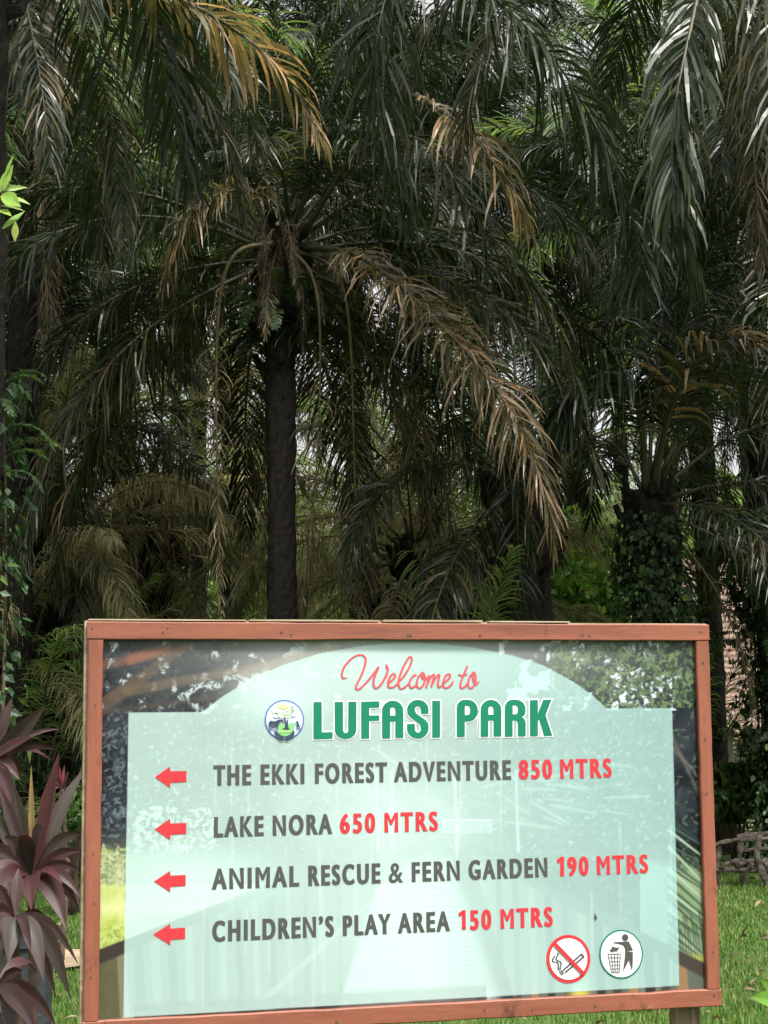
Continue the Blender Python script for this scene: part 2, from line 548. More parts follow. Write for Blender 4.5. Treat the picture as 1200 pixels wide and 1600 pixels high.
OLIVE = [frond_along(arc(6.0, e0, e1, 1.25, (-14, 12)[i % 2]), 400 + i, 1.05, .03, 150, .14, 1.0, (.28 + .05 * (i % 4), .62 + .06 * (i % 5)), mess=1.3) for i, (e0, e1) in enumerate(CLASSES)]
for me in OLIVE:
    me.materials[0] = M_OLIVE
def trunk_mesh(h, r, seed, lean=(0, 0), boots=True, ringy=.06):
    rng = np.random.default_rng(seed)
    nz, na = max(20, int(h * 9)), 22
    z = np.linspace(-.1, h, nz)
    a = np.arange(na) * 2 * math.pi / na
    t = z / h
    rad = r * (1.25 - .25 * np.clip(t * 5, 0, 1)) * (1 + .05 * np.sin(z * 1.7 + seed))
    top = np.clip((z - (h - 1.3)) / 1.1, 0, 1)
    rad = rad * (1 + .35 * top)
    bump = rng.normal(0, 1, (nz, na)) * ringy * .5
    # spiral of old leaf scars
    for i in range(nz):
        bump[i] += ringy * np.sin(a * 5 + z[i] * 14) * np.sin(z[i] * 22 + a * 2)
    Rr = rad[:, None] * (1 + bump)
    X = Rr * np.cos(a) + (lean[0] * t ** 1.6)[:, None]
    Y = Rr * np.sin(a) + (lean[1] * t ** 1.6)[:, None]
    V = np.stack([X, Y, np.repeat(z[:, None], na, 1)], -1).reshape(-1, 3)
    F = [(i * na + j, i * na + (j + 1) % na, (i + 1) * na + (j + 1) % na, (i + 1) * na + j) for i in range(nz - 1) for j in range(na)]
    F.append(tuple(range((nz - 1) * na, nz * na)))
    mb = MB()
    mb.add(V, F, smooth=False)
    if boots:                                   # sawn leaf bases under the crown
        for i in range(46):
            zz = h - 1.9 * rng.random() ** 1.6
            aa = i * 2.39996
            d = np.array([math.cos(aa), math.sin(aa), 0])
            b = np.array([lean[0] * (zz / h) ** 1.6, lean[1] * (zz / h) ** 1.6, zz]) + d * r * 1.1
            ln = rng.uniform(.12, .34)
            mb.tube([b - d * r * .7, b + d * ln * .45 + np.array([0, 0, ln * .35]), b + d * ln * .7 + np.array([0, 0, ln])],
                    [.09, .065, .045], 5, rough=.2, rng=rng, smooth=False)
    return mb.mesh('trunk', [M_TRUNK])

GOLD = 2.39996
def crown_list(n, seed, dead, az0=0.0, young=1.0, skip=None):
    rng = np.random.default_rng(seed)
    out = []
    for i in range(n):
        az = az0 + i * GOLD + rng.normal(0, .12)
        if skip and skip(az % (2 * math.pi)):
            continue
        c = min(7, int((i / n) ** young * 8))
        out.append(('g', c, int(rng.integers(3)), az, rng.uniform(.86, 1.08), rng.normal(0, .06)))
    for i in range(dead):
        if skip and skip((az0 + i * GOLD * 1.7) % (2 * math.pi)):
            continue
        out.append(('d', int(rng.integers(5)), 0, az0 + i * GOLD * 1.7 + rng.normal(0, .3), rng.uniform(.75, 1.1), 0))
    return out

def palm(x, y, h, r, label, L=6.0, n=36, dead=6, seed=0, lean=(0, 0), group='oil palms', az0=0.0, young=1.0, sunlit_leaf=False, boots=True, skip=None, base=0.0, olive=False):
    root = empty('oil_palm', (x, y, base))
    tag(root, label, 'palm tree', group)
    link('trunk', trunk_mesh(h, r, seed, lean, boots), root)
    for kind, c, k, az, sc, roll in crown_list(n, seed, dead, az0, young, skip):
        me = DEADF[c] if kind == 'd' else (SUNLIT[c] if sunlit_leaf else OLIVE[c] if olive else GREEN[c][k])
        rr = r * (1.0 if kind == 'g' else 1.2)
        zz = h + (.25 - .07 * c if kind == 'g' else -.45)
        o = link('frond', me, root, (lean[0] + math.cos(az) * rr * .6, lean[1] + math.sin(az) * rr * .6, zz), (roll, 0, az), L / 6.0 * sc)
        if kind == 'd':
            o['label'] = 'dry brown frond hanging down beside the trunk'
    return root

def hero(root, pts, seed, label=None, **k):
    """one frond of a palm shaped after the photo; pts are (pixel x, pixel y, metres)"""
    P = cr([at(*p) for p in pts], 5) - np.array(root.location)
    o = link('frond', frond_along(P, seed, **k), root)
    if label:
        o['label'] = label
    return o

# ---- the palm in the middle of the picture
pA = at(437, 400, 25.0)
palmA = palm(pA[0], pA[1], pA[2] + .1, .215, 'tall oil palm with a straight dark bare trunk and ferns under its crown', 6.2, 40, 5, 21, az0=.4, young=.8, skip=lambda a: 3.9 < a < 5.6)
hero(palmA, [(470, 385, 24.8), (570, 405, 23.2), (700, 520, 21.4), (800, 645, 20.3), (850, 765, 19.8), (866, 845, 19.7)], 1,
     'half dry yellowish frond hanging to the right of the trunk', leaf_len=1.08, leaf_w=.031, n=230, petiole=.14, droop=.85, dry=(.5, .92), rw=.045, mess=1.7)
hero(palmA, [(455, 360, 24.7), (420, 310, 24.0), (350, 300, 23.4), (290, 350, 23.0), (255, 450, 22.8)], 2,
     'dry tan frond curling down to the left of the crown', leaf_len=.85, leaf_w=.03, n=150, petiole=.2, droop=.9, dry=(.42, .8), rw=.035, mess=1.4)
hero(palmA, [(430, 380, 24.8), (370, 395, 24.3), (343, 470, 24.1), (338, 650, 24.1), (346, 965, 24.1)], 3,
     'long dead frond hanging straight down left of the trunk', leaf_len=.5, leaf_w=.02, n=110, petiole=.2, droop=1.0, dead=True, dry=(.2, 1), rw=.03, mess=2)
hero(palmA, [(460, 390, 24.8), (520, 420, 24.3), (545, 500, 24.2), (553, 700, 24.2), (560, 985, 24.2)], 4,
     'long thin dead frond hanging straight down right of the trunk', leaf_len=.9, leaf_w=.02, n=85, petiole=.35, droop=1.0, dead=True, dry=(.1, .7), rw=.022, mess=2)
hero(palmA, [(455, 390, 24.6), (487, 430, 24.2), (500, 520, 24.1), (494, 740, 24.1), (470, 960, 24.0)], 5,
     'dead frond with pale leaflets hanging close to the trunk', leaf_len=.7, leaf_w=.02, n=80, petiole=.3, droop=.95, dead=True, dry=(.2, .9), rw=.02, mess=2)
hero(palmA, [(450, 340, 24.6), (445, 290, 24.0), (432, 235, 23.2), (418, 215, 22.4), (400, 240, 21.6)], 6, leaf_len=.75, leaf_w=.035, n=70, petiole=.2, droop=.45, dry=(.2, .55), rw=.03)
hero(palmA, [(470, 370, 24.7), (560, 240, 23.5), (660, 220, 22.4), (740, 330, 21.8), (850, 480, 21.4), (905, 600, 21.3)], 7, leaf_len=1.2, leaf_w=.045, n=105, droop=.9, dry=(.2, .5), rw=.04)

for i in range(44):                              # dry skirt of short old fronds round the crown
    a = i * GOLD
    o = link('frond', DEADF[i % 5], palmA, (math.cos(a) * .2, math.sin(a) * .2, pA[2] + .1 + .35 * (i % 3) - .1), (0, 0, a), .2 + .06 * (i % 4))
    o['label'] = 'short dry frond of the brown skirt under the crown'
for i in range(9):
    a = 4.71 + (i - 4) * .33
    link('frond', GREEN[i % 4][i % 3], palmA, (math.cos(a) * .12, math.sin(a) * .12, pA[2] + .5), (0, 0, a), .42 + .12 * (i % 3))
# ---- palms whose crowns stand above the picture
pT = at(690, -150, 18.5)
palmT = palm(7.6, 19.5, 13.2, .22, 'very tall oil palm beyond the right edge, dark fronds over the top right corner', 6.0, 24, 2, 33, az0=1.1, lean=(-3.2, .2))
hero(palmT, [(1010, -250, 18.6), (700, -120, 17.6), (850, 70, 17.0), (930, 195, 16.8), (985, 325, 16.7), (1003, 440, 16.7)], 11,
     'dark arching frond with long hanging leaflets', leaf_len=1.3, leaf_w=.042, n=140, petiole=.42, droop=.8, dry=(0, .25), rw=.04)
hero(palmT, [(1120, -210, 18.2), (1110, -90, 17), (1085, 20, 16), (1058, 150, 15.5), (1050, 260, 15.3), (1062, 350, 15.2), (1085, 430, 15.2)], 12,
     'dark frond hanging straight down with greyish leaflets', leaf_len=.95, leaf_w=.040, n=150, petiole=.3, droop=.9, dry=(.0, .35), rw=.04, fwd=(38, 22))
hero(palmT, [(1010, -250, 18.6), (820, -160, 18), (640, -60, 17.5), (590, 60, 17.2), (600, 210, 17.0), (640, 330, 17.0)], 13, leaf_len=1.2, leaf_w=.042, n=130, petiole=.35, droop=.85, dry=(0, .3))
hero(palmT, [(1060, -230, 18.6), (1180, -60, 18), (1230, 100, 17.5), (1240, 300, 17.2)], 14, leaf_len=1.2, leaf_w=.042, n=120, petiole=.2, droop=.8, dry=(.1, .5))

pE = at(-40, -220, 12.5)
palmE = palm(at(-45, 800, 12.5)[0], 12.4, 9.3, .20, 'oil palm at the left edge whose dark trunk carries green climbers', 3.6, 26, 0, 44, az0=.2, skip=lambda a: a < .6 or a > 5.7)
hero(palmE, [(-40, -100, 12.6), (60, -200, 13.2), (200, -60, 13.9), (260, 120, 14.2), (300, 300, 14.3)], 15, leaf_len=1.0, leaf_w=.042, n=95, petiole=.15, droop=.85, dry=(.0, .35))
palmS = palm(at(-230, 800, 18)[0], 17.6, 11.2, .22, 'oil palm beyond the left edge, its fronds hanging into the top left corner', 5.0, 31, 1, 51, az0=2.0, lean=(1.5, .3))
hero(palmE, [(-40, -190, 12.7), (110, -90, 13.2), (235, -22, 13.6), (330, 24, 13.8), (400, 72, 13.9), (455, 130, 13.9), (505, 220, 13.8)], 16,
     'frond with dry orange leaflets hanging in the light', leaf_len=.72, leaf_w=.042, n=62, petiole=.3, droop=.88, dry=(.55, 1.0), rw=.034, mess=.8)

# ---- palms on the right
pB = at(815, 745, 26.0)
palmB = palm(pB[0], pB[1], pB[2], .42, 'stout oil palm right of the middle, its thick trunk half hidden by hanging fronds', 5.0, 26, 6, 61, az0=.9, skip=lambda a: 2.3 < a < 3.5 or 4.2 < a or a < 1.25)
hero(palmB, [(800, 730, 25.6), (790, 660, 24.6), (800, 650, 24.0), (808, 760, 23.5), (812, 880, 23.5), (830, 1000, 23.5)], 17, leaf_len=.75, leaf_w=.035, n=75, droop=.75, dry=(0, .3))
hero(palmB, [(650, 150, 21), (720, 195, 20.4), (785, 275, 20), (828, 360, 19.9)], 18, 'frond with pale drying leaflets', leaf_len=.95, leaf_w=.045, n=60, petiole=.05, droop=.85, dry=(.5, 1))
pC = at(1012, 775, 24)
palmC = palm(pC[0], pC[1], pC[2], .27, 'oil palm with a climber clad trunk right behind the top right corner of the sign', 5.0, 28, 3, 71, az0=.3, skip=lambda a: 1.75 < a < 5.0)
hero(palmC, [(1010, 775, 23.9), (1002, 660, 23.5), (975, 590, 23.1), (925, 590, 22.7), (885, 640, 22.5), (862, 720, 22.4)], 19,
     'dark frond arching over to the left', leaf_len=1.25, leaf_w=.048, n=120, petiole=.25, droop=.9, dry=(0, .15), rw=.045)
hero(palmC, [(1020, 775, 23.9), (1045, 650, 23.3), (1090, 560, 22.7), (1150, 525, 22.3), (1215, 560, 22.0)], 20,
     'frond with orange tipped leaflets arching to the right', leaf_len=1.1, leaf_w=.055, n=70, petiole=.25, droop=.85, dry=(.2, 1), rw=.045)
pD = at(1188, 600, 27)
palmD = palm(pD[0], pD[1], 9.6, .27, 'oil palm at the right edge, its trunk wrapped in ferns and climbers to the ground', 4.8, 24, 4, 81, az0=1.7)

# ---- palms behind
palm(*at(256, 1000, 33)[:2], 7.2, .2, 'slim oil palm standing far left of the middle trunk', 5.0, 19, 7, 91, az0=.6, sunlit_leaf=True)
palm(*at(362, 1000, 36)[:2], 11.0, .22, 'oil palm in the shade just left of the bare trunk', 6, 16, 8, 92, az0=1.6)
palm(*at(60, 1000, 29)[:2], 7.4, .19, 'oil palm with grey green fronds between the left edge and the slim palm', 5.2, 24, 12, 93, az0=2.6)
palm(*at(665, 1000, 31)[:2], 5.6, .22, 'low crowned oil palm in the gap between the bare trunk and the stout palm', 4.8, 22, 6, 94, az0=.1, sunlit_leaf=True)
palm(*at(905, 1000, 38)[:2], 9.0, .22, 'oil palm with sunlit pale green fronds in the gap on the right', 5.4, 22, 2, 95, az0=.8, sunlit_leaf=True)
palm(*at(1110, 1000, 30)[:2], 11.5, .22, 'tall oil palm high behind the climber clad palm', 5.6, 20, 4, 96, az0=1.2, sunlit_leaf=True)
palm(*at(600, 1000, 42)[:2], 8.5, .22, 'pale sunlit green oil palm in the gap behind the bare trunk', 5.4, 22, 3, 97, az0=2.2, sunlit_leaf=True)
for i, (px, Z, h, r_, lb) in enumerate([(95, 28, 5.3, .19, 'low oil palm with drying olive fronds near the left edge, just above the sign corner'),
        (205, 30, 6.2, .19, 'oil palm with grey olive fronds arching over the left end of the sign'), 
        (650, 28, 5.2, .2, 'dark low oil palm whose round crown hangs over the middle of the sign'),
        (735, 30, 4.4, .19, 'low oil palm with drying fronds left of the stout palm'),
        (15, 27, 3.6, .18, 'low oil palm with drying fronds cut by the left edge'), (262, 32, 6.0, .19, 'oil palm with olive fronds directly behind the slim palm'),
        (575, 33, 5.4, .19, 'oil palm with olive fronds in the middle distance right of the bare trunk'), (770, 34, 4.4, .19, 'low oil palm with olive fronds behind the stout palm')]):
    p = at(px, 1100, Z)
    palm(p[0], p[1], h, r_, lb, 4.4, 15, 4, 700 + i, az0=i * 1.1, group='low drying oil palms', olive=True, young=.75)
far = [(20, 38, 15), (190, 41, 17), (310, 44, 19), (440, 42, 18), (560, 40, 17), (660, 44, 18), (765, 41, 16), (870, 45, 16), (1060, 44, 16), (1190, 40, 16),
       (-60, 42, 17), (1270, 44, 18), (-90, 30, 10), (1290, 27, 11), (25, 26, 12.6)]
# crowns of the rows behind are one mesh each
def crown_mesh(seed, sunlit_leaf=False):
    rng = np.random.default_rng(seed)
    mbv, mbf, mbt, mm, nn = [], [], [], [], 0
    for kind, c, k, az, sc, roll in crown_list(34, seed, 5, rng.uniform(0, 6)):
        me = DEADF[c] if kind == 'd' else (SUNLIT[c] if sunlit_leaf else GREEN[c][k])
        nv = len(me.vertices)
        co = np.empty(nv * 3, np.float32)
        me.vertices.foreach_get('co', co)
        co = co.reshape(-1, 3) * sc
        ca, sa = math.cos(az), math.sin(az)
        co = np.stack([co[:, 0] * ca - co[:, 1] * sa, co[:, 0] * sa + co[:, 1] * ca, co[:, 2] + (.25 - .07 * c if kind == 'g' else -.45)], 1)
        tc = np.empty(nv * 4, np.float32)
        me.attributes['tint'].data.foreach_get('color', tc)
        tc = tc.reshape(-1, 4)
        for p in me.polygons:
            mbf.append(tuple(i + nn for i in p.vertices))
            mm.append(p.material_index + (2 if kind == 'd' else 0))
        mbv.append(co)
        mbt.append(tc)
        nn += nv
    me = bpy.data.meshes.new('crown')
    me.from_pydata(np.concatenate(mbv), [], mbf)
    for m in (M_PALM_SUNLIT if sunlit_leaf else M_PALM, M_RACHIS, M_DEAD, M_DRYRACHIS):
        me.materials.append(m)
    me.polygons.foreach_set('material_index', np.array(mm, dtype=np.int32))
    me.attributes.new('tint', 'FLOAT_COLOR', 'POINT').data.foreach_set('color', np.concatenate(mbt).ravel())
    return me
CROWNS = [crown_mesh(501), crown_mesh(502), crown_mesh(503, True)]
TRUNKS = {}
for i, (px, Z, h) in enumerate(far):
    p = at(px, 1100, Z)
    root = empty('oil_palm', (p[0], p[1], 0), i * 1.3)
    tag(root, 'oil palm of the crowded rows far behind the sign, mostly hidden by nearer fronds', 'palm tree', 'far oil palms in rows')
    key = round(h)
    if key not in TRUNKS:
        TRUNKS[key] = trunk_mesh(key, .22, key, boots=False)
    link('trunk', TRUNKS[key], root)
    link('crown', CROWNS[i % 3 if i % 4 == 2 else i % 2], root, (0, 0, key), None, 1.0)
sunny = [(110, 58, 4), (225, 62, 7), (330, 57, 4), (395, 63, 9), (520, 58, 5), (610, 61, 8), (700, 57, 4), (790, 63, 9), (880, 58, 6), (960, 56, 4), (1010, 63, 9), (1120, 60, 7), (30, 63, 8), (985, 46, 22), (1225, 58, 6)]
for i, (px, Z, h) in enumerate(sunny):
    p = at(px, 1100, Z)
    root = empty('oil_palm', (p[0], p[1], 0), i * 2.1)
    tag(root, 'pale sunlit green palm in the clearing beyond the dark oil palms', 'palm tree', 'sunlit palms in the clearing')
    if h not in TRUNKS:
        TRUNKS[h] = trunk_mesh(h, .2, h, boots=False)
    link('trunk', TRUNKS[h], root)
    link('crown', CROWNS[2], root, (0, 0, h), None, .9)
# young palms without much trunk
young = [(60, 26, 1.2, 'young palm with pale arching fronds low at the left edge'), (128, 31, 2.2, 'young palm with dry hanging fronds right beside the left frame post'),
         (500, 30, 1.0, 'young palm low behind the bare trunk'), (700, 24, 1.0, 'young palm low behind the middle of the sign'),
         (320, 29, .8, 'young palm low behind the left half of the sign'), (1085, 30, 1.0, 'young palm beside the hut, fronds just right of the sign corner')]
for i, (px, Z, h, lb) in enumerate(young):
    p = at(px, 1100, Z)
    palm(p[0], p[1], h, .2, lb, 3.6, 15, 4, 600 + i, az0=i * .9, group='young oil palms', young=.9, sunlit_leaf=True, boots=False)

# ================================================================== TREELINE AND SHRUBS
def leaf_cloud(mb, c, r, n, size, rng, tint=(0, 1), up=.3, shape=1.7):
    """leaves spread through an uneven blob; each leaf a folded, pointed pair of faces"""
    d = nrm(rng.normal(0, 1, (n, 3)))
    rr = rng.random(n) ** .45
    lump = .75 + .5 * vnoise(d[:, 0] * 2.2 + 9, d[:, 1] * 2.2 + d[:, 2] * 2 + 9, int(rng.integers(999)))
    p = np.asarray(c) + d * (rr * lump)[:, None] * np.asarray(r)
    ax = nrm(rng.normal(0, 1, (n, 3)) + d * .8 + DOWN * up)
    sd = nrm(np.cross(ax, rng.normal(0, 1, (n, 3))))
    nm = np.cross(ax, sd)
    s = size * rng.uniform(.6, 1.35, n)[:, None]
    b, t = p - ax * s * .5, p + ax * s * .5
    m = p + nm * s * .08
    l, q = m + sd * s * .5 / shape, m - sd * s * .5 / shape
    V = np.stack([b, l, t, q, p - nm * s * .04], 1).reshape(-1, 3)
    k = np.arange(n)[:, None] * 5
    F = np.concatenate([k + np.array([0, 4, 2, 1]), k + np.array([0, 3, 2, 4])])
    tt = np.stack([tint[0] + (tint[1] - tint[0]) * rng.random(n) ** 2, rng.random(n), np.zeros(n)], 1).repeat(5, 0)
    mb.add(V, F, tt)

def treeline():
    rng = np.random.default_rng(77)
    mb = MB()
    for i in range(170):
        x = rng.uniform(-34, 34)
        y = rng.uniform(72, 90)
        h = 12 * rng.random() ** 1.2 + .8
        leaf_cloud(mb, (x, y, h), (3.2, 2.6, 2.6), 900, .55, rng)
    for i in range(26):
        leaf_cloud(mb, (rng.uniform(-30, 30), rng.uniform(64, 70), rng.uniform(.6, 2.4)), (2.6, 2, 2), 700, .4, rng)
    tag(mb.build('treeline', M_FAR), 'pale mass of leafy trees closing the view far behind the palms', 'treeline', kind='stuff')
treeline()

def shrub(px, py, Z, r, n, size, label, material, seed, group=None, name='shrub'):
    rng = np.random.default_rng(seed)
    p = at(px, py, Z)
    g = np.array([p[0], p[1], 0])
    root = empty(name, g)
    tag(root, label, 'shrub', group)
    mb = MB()
    st = MB()
    for i in range(9):
        o = rng.normal(0, .38, 3) * r
        c = np.array([o[0], o[1], max(.25 * p[2], p[2] + o[2])])
        leaf_cloud(mb, c, np.asarray(r) * .55, n // 9, size, rng)
        st.tube(cr([(o[0] * .15, o[1] * .15, 0), (o[0] * .5, o[1] * .5, c[2] * .55), tuple(c)], 4), np.linspace(.035, .008, 9), 5)
    mb.build('foliage', material, root)
    st.build('stem', M_STEM, root)
    return root
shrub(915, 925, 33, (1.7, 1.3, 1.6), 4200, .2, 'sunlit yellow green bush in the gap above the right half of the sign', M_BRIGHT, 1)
shrub(1150, 1235, 27, (.8, .7, .55), 1800, .16, 'low leafy bush between the hut wall and the bench', M_GREEN, 2)
shrub(112, 1275, 19, (.28, .4, .35), 900, .10, 'small green bush between the cordyline and the frame post', M_GREEN, 3)
shrub(60, 1235, 26, (.9, .6, .5), 1400, .14, 'dark low bush behind the tall cordyline', M_IVY, 4)
shrub(170, 890, 60, (2.2, 2, 2), 1800, .3, 'pale bush far off under the slim palm', M_FAR, 5)

# ================================================================== CLIMBERS AND FERNS ON TRUNKS
def climber(x, y, z0, z1, r, n, size, label, seed, lean=(0, 0), H=1, spread=.22, material=None):
    rng = np.random.default_rng(seed)
    root = empty('climbing_plant', (x, y, 0))
    tag(root, label, 'climber')
    mb = MB()
    z = z0 + (z1 - z0) * rng.random(n)
    a = rng.uniform(0, 2 * math.pi, n)
    ok = fbm(z * 1.8 + 3, a * 1.6 + seed, seed + 5, 3) + .25 * rng.random(n) > .52
    z, a = z[ok], a[ok]
    n = len(z)
    bulge = .15 + 1.7 * fbm(z * 1.3 + 5, a * 1.1 + seed, seed, 3)
    rr = r + spread * bulge * rng.random(n)
    t = np.clip(z / H, 0, 1) ** 1.6
    p = np.stack([np.cos(a) * rr + lean[0] * t, np.sin(a) * rr + lean[1] * t, z], 1)
    out = np.stack([np.cos(a), np.sin(a), 0 * a], 1)
    ax = nrm(DOWN + out * .5 + rng.normal(0, .45, (n, 3)))
    sd = nrm(np.cross(ax, out + rng.normal(0, .35, (n, 3))))
    nm = nrm(np.cross(sd, ax))
    s = size * (.35 + 1.5 * rng.random(n) ** 1.8)[:, None]
    V = np.stack([p, p + ax * s * .35 + sd * s * .36, p + ax * s, p + ax * s * .35 - sd * s * .36, p + ax * s * .42 - nm * s * .1], 1).reshape(-1, 3)
    k = np.arange(n)[:, None] * 5
    F = np.concatenate([k + np.array([0, 1, 2, 4]), k + np.array([0, 4, 2, 3])])
    tt = np.stack([rng.random(n) ** 2.2, rng.random(n), 0 * a], 1).repeat(5, 0)
    mb.add(V, F, tt)
    mb.build('foliage', material or M_IVY, root)
    st = MB()
    for i in range(5):
        zz = np.linspace(0, z1 * .96, 14)
        aa = i * 1.3 + zz * .35 + rng.uniform(0, 6)
        tt2 = np.clip(zz / H, 0, 1) ** 1.6
        st.tube(np.stack([np.cos(aa) * (r + .03) + lean[0] * tt2, np.sin(aa) * (r + .03) + lean[1] * tt2, zz], 1), np.linspace(.022, .008, 14), 5)
    st.build('stem', M_STEM, root)
    return root
climber(pC[0], pC[1], .2, pC[2] - .3, .27, 11000, .085, 'dark leafy climber wrapping the trunk right behind the sign corner', 1, spread=.32)
climber(pD[0], pD[1], .15, 5.6, .28, 14000, .09, 'dense dark climber hanging down the trunk at the right edge', 2, spread=.42)
climber(palmE.location.x, palmE.location.y, .4, 4.6, .22, 3000, .075, 'small leaved climber on the lower trunk at the left edge', 3, spread=.17)

FERN = [frond_along(arc(.85, e0, e1, 1.2, 0, 11), 900 + i, .16, .035, 34, .14, .35, (0, .6), rw=.006, rank=4, fwd=(80, 50), secs=3, mess=.6) for i, (e0, e1) in enumerate([(50, -50), (20, -75), (70, -20), (0, -85)])]
for me in FERN:
    me.materials[0] = M_FERN
def fern(x, y, z, label, n, seed, sc=1.0, out=.25, az=None):
    rng = np.random.default_rng(seed)
    root = empty('fern', (x, y, z))
    tag(root, label, 'fern')
    for i in range(n):
        a = (i * GOLD if az is None else az + rng.uniform(-1.1, 1.1)) + rng.normal(0, .15)
        link('frond', FERN[i % 4], root, (math.cos(a) * out, math.sin(a) * out, rng.uniform(-.25, .2)), (0, 0, a), sc * rng.uniform(.7, 1.15))
    return root
fern(pA[0], pA[1], pA[2] - .75, 'green fern growing under the crown of the bare trunked palm', 26, 1, 1.0, .28)
fern(pD[0], pD[1], at(1150, 890, 27)[2], 'light green fern halfway up the trunk at the right edge', 20, 2, 1.5, .4)
fern(pD[0], pD[1], at(1150, 985, 27)[2], 'drooping fern on the right edge trunk below the light green one', 18, 3, 1.4, .4)
fern(palmE.location.x, palmE.location.y, at(20, 700, 12.4)[2], 'bright fern on the left edge trunk among the climber', 16, 4, .55, .22)
fern(palmE.location.x, palmE.location.y, at(20, 610, 12.4)[2], 'small fern on the left edge trunk above the climber', 12, 5, .5, .22)

# ================================================================== BROAD LEAVES
def leaf_strip(mb, base, tip, width, sag, side, tint0, tint1, rng, secs=9, fold=.22, prof=(.12, .55, .92, 1, .82, .45, 0)):
    """one long pointed leaf from base to tip, arching, with a folded midrib and coloured edge"""
    base, tip = np.asarray(base, float), np.asarray(tip, float)
    mid = (base + tip) / 2 + np.array([0, 0, sag])
    t = np.linspace(0, 1, secs)[:, None]
    P = (1 - t) ** 2 * base + 2 * t * (1 - t) * mid + t * t * tip
    T = nrm(np.gradient(P, axis=0))
    S = nrm(side - T * np.sum(T * side, 1)[:, None])
    Nm = np.cross(S, T)
    wv = np.interp(np.linspace(0, 1, secs), np.linspace(0, 1, len(prof)), prof) * width / 2 * (1 + rng.normal(0, .035, secs))
    KS = (-1, -.87, -.6, -.3, 0, .3, .6, .87, 1)
    stv = rng.normal(0, .05, 9)
    gv = rng.normal(0, .16, 9)
    V, TT = [], []
    wav = rng.normal(0, .05, secs)
    g = rng.random()
    for i in range(secs):
        for ki, k in enumerate(KS):
            V.append(P[i] + S[i] * wv[i] * k + Nm[i] * wv[i] * (abs(k) * fold + wav[i] * k))
            f = i / (secs - 1)
            e = 1 if abs(k) == 1 else 0
            TT.append((tint0 + (tint1 - tint0) * e + stv[ki] + .04 * rng.normal() + .18 * max(0, f - .82) / .18 * rng.random(), np.clip(g + gv[ki] + .1 * rng.normal(), 0, 1), 0))
    F = [(i * 9 + k, i * 9 + k + 1, (i + 1) * 9 + k + 1, (i + 1) * 9 + k) for i in range(secs - 1) for k in range(8)]
    mb.add(V, F, np.clip(np.array(TT), 0, 1), smooth=True)

CAMDIR = -CF
def ti_plant(label, Z, crown_zoom, leaves, ground_px, seed, name='cordyline'):
    """zoom coordinates: photo pixel = zoom / 3.075 + (0, 1080)"""
    rng = np.random.default_rng(seed)
    z2 = lambda a, dz=0: at(a[0] / 3.075, 1080 + a[1] / 3.075, Z + dz)
    g = at(ground_px, 1400, Z)
    root = empty(name, (g[0], g[1], 0))
    tag(root, label, 'plant', None)
    o = np.array([g[0], g[1], 0])
    head = z2(crown_zoom)
    st = MB()
    st.tube(cr([(0, 0, 0), (.03, .02, head[2] * .5 - 0), tuple(head - o)], 8), np.linspace(.028, .014, 17), 7)
    st.build('stem', M_STEM, root)
    if Z < 8:
        for i in range(5):                     # older leaves behind
            a = rng.uniform(0, 2 * math.pi)
            r_ = rng.uniform(180, 300)
            leaves = leaves + [(crown_zoom[0], crown_zoom[1], crown_zoom[0] + r_ * math.cos(a), crown_zoom[1] + r_ * .8 * math.sin(a), rng.uniform(.1, .32), rng.uniform(45, 75), .1, rng.uniform(.15, .4), .45)]
    for (bx, by, tx, ty, dz, wz, sag, t0, t1) in leaves:
        wz *= .86
        mb = MB()
        b, tpt = z2((bx, by), dz * .12), z2((tx, ty), dz)
        d = tpt - b
        side = np.cross(nrm(d), CAMDIR + rng.normal(0, .25, 3) + np.array([0, 0, .5 if dz < 0 else .1]))
        leaf_strip(mb, b - o, tpt - o, wz / 3.075 / FPX * Z, sag, nrm(side), t0, t1, rng)
        mb.build('leaf', M_TI, root)
    return root
GY, MA, MV, RE, YE = .02, .28, .42, .62, .97
h1 = (150, 885)
ti_plant('cordyline with grey green and maroon pink edged leaves left of the frame', 6.6, (150, 930), [
    (158, 880, 285, 288, .05, 90, .0, .45, .85), (165, 880, 398, 380, .18, 88, .06, GY, .3), (140, 880, 62, 440, .1, 120, .04, GY, .1), (155, 880, 150, 352, .12, 42, .0, YE, .7),
    (165, 885, 392, 690, .1, 90, .10, .12, .5), (165, 890, 392, 772, .02, 70, .07, .35, .5), (165, 892, 388, 872, -.05, 60, .08, .3, .55), (160, 900, 388, 995, -.1, 70, .12, .35, .5),
    (140, 880, -10, 440, .1, 70, .02, MA, .6), (140, 885, -70, 560, .1, 80, .05, GY, .4), (140, 885, -10, 990, -.25, 120, .10, .4, .55), (150, 890, 150, 1052, -.32, 115, .10, .38, .6),
    (165, 890, 322, 1155, -.25, 120, .13, .36, .55), (165, 890, 390, 1075, .1, 70, .12, .3, .5), (140, 885, -90, 760, .0, 95, .07, .3, .5), (140, 885, -90, 905, -.1, 95, .08, .4, .5),
    (150, 880, 205, 660, -.14, 105, .12, GY, .2), (145, 880, 105, 690, -.12, 85, .10, .1, .3), (155, 882, 235, 700, .1, 60, .05, .5, .8), (150, 882, 130, 740, -.05, 40, .03, .75, .8),
    (152, 884, 175, 760, -.04, 36, .03, .8, .8), (160, 888, 300, 930, -.2, 50, .08, .4, .7), (140, 884, 20, 700, -.12, 90, .07, .12, .4)], 40, 1)
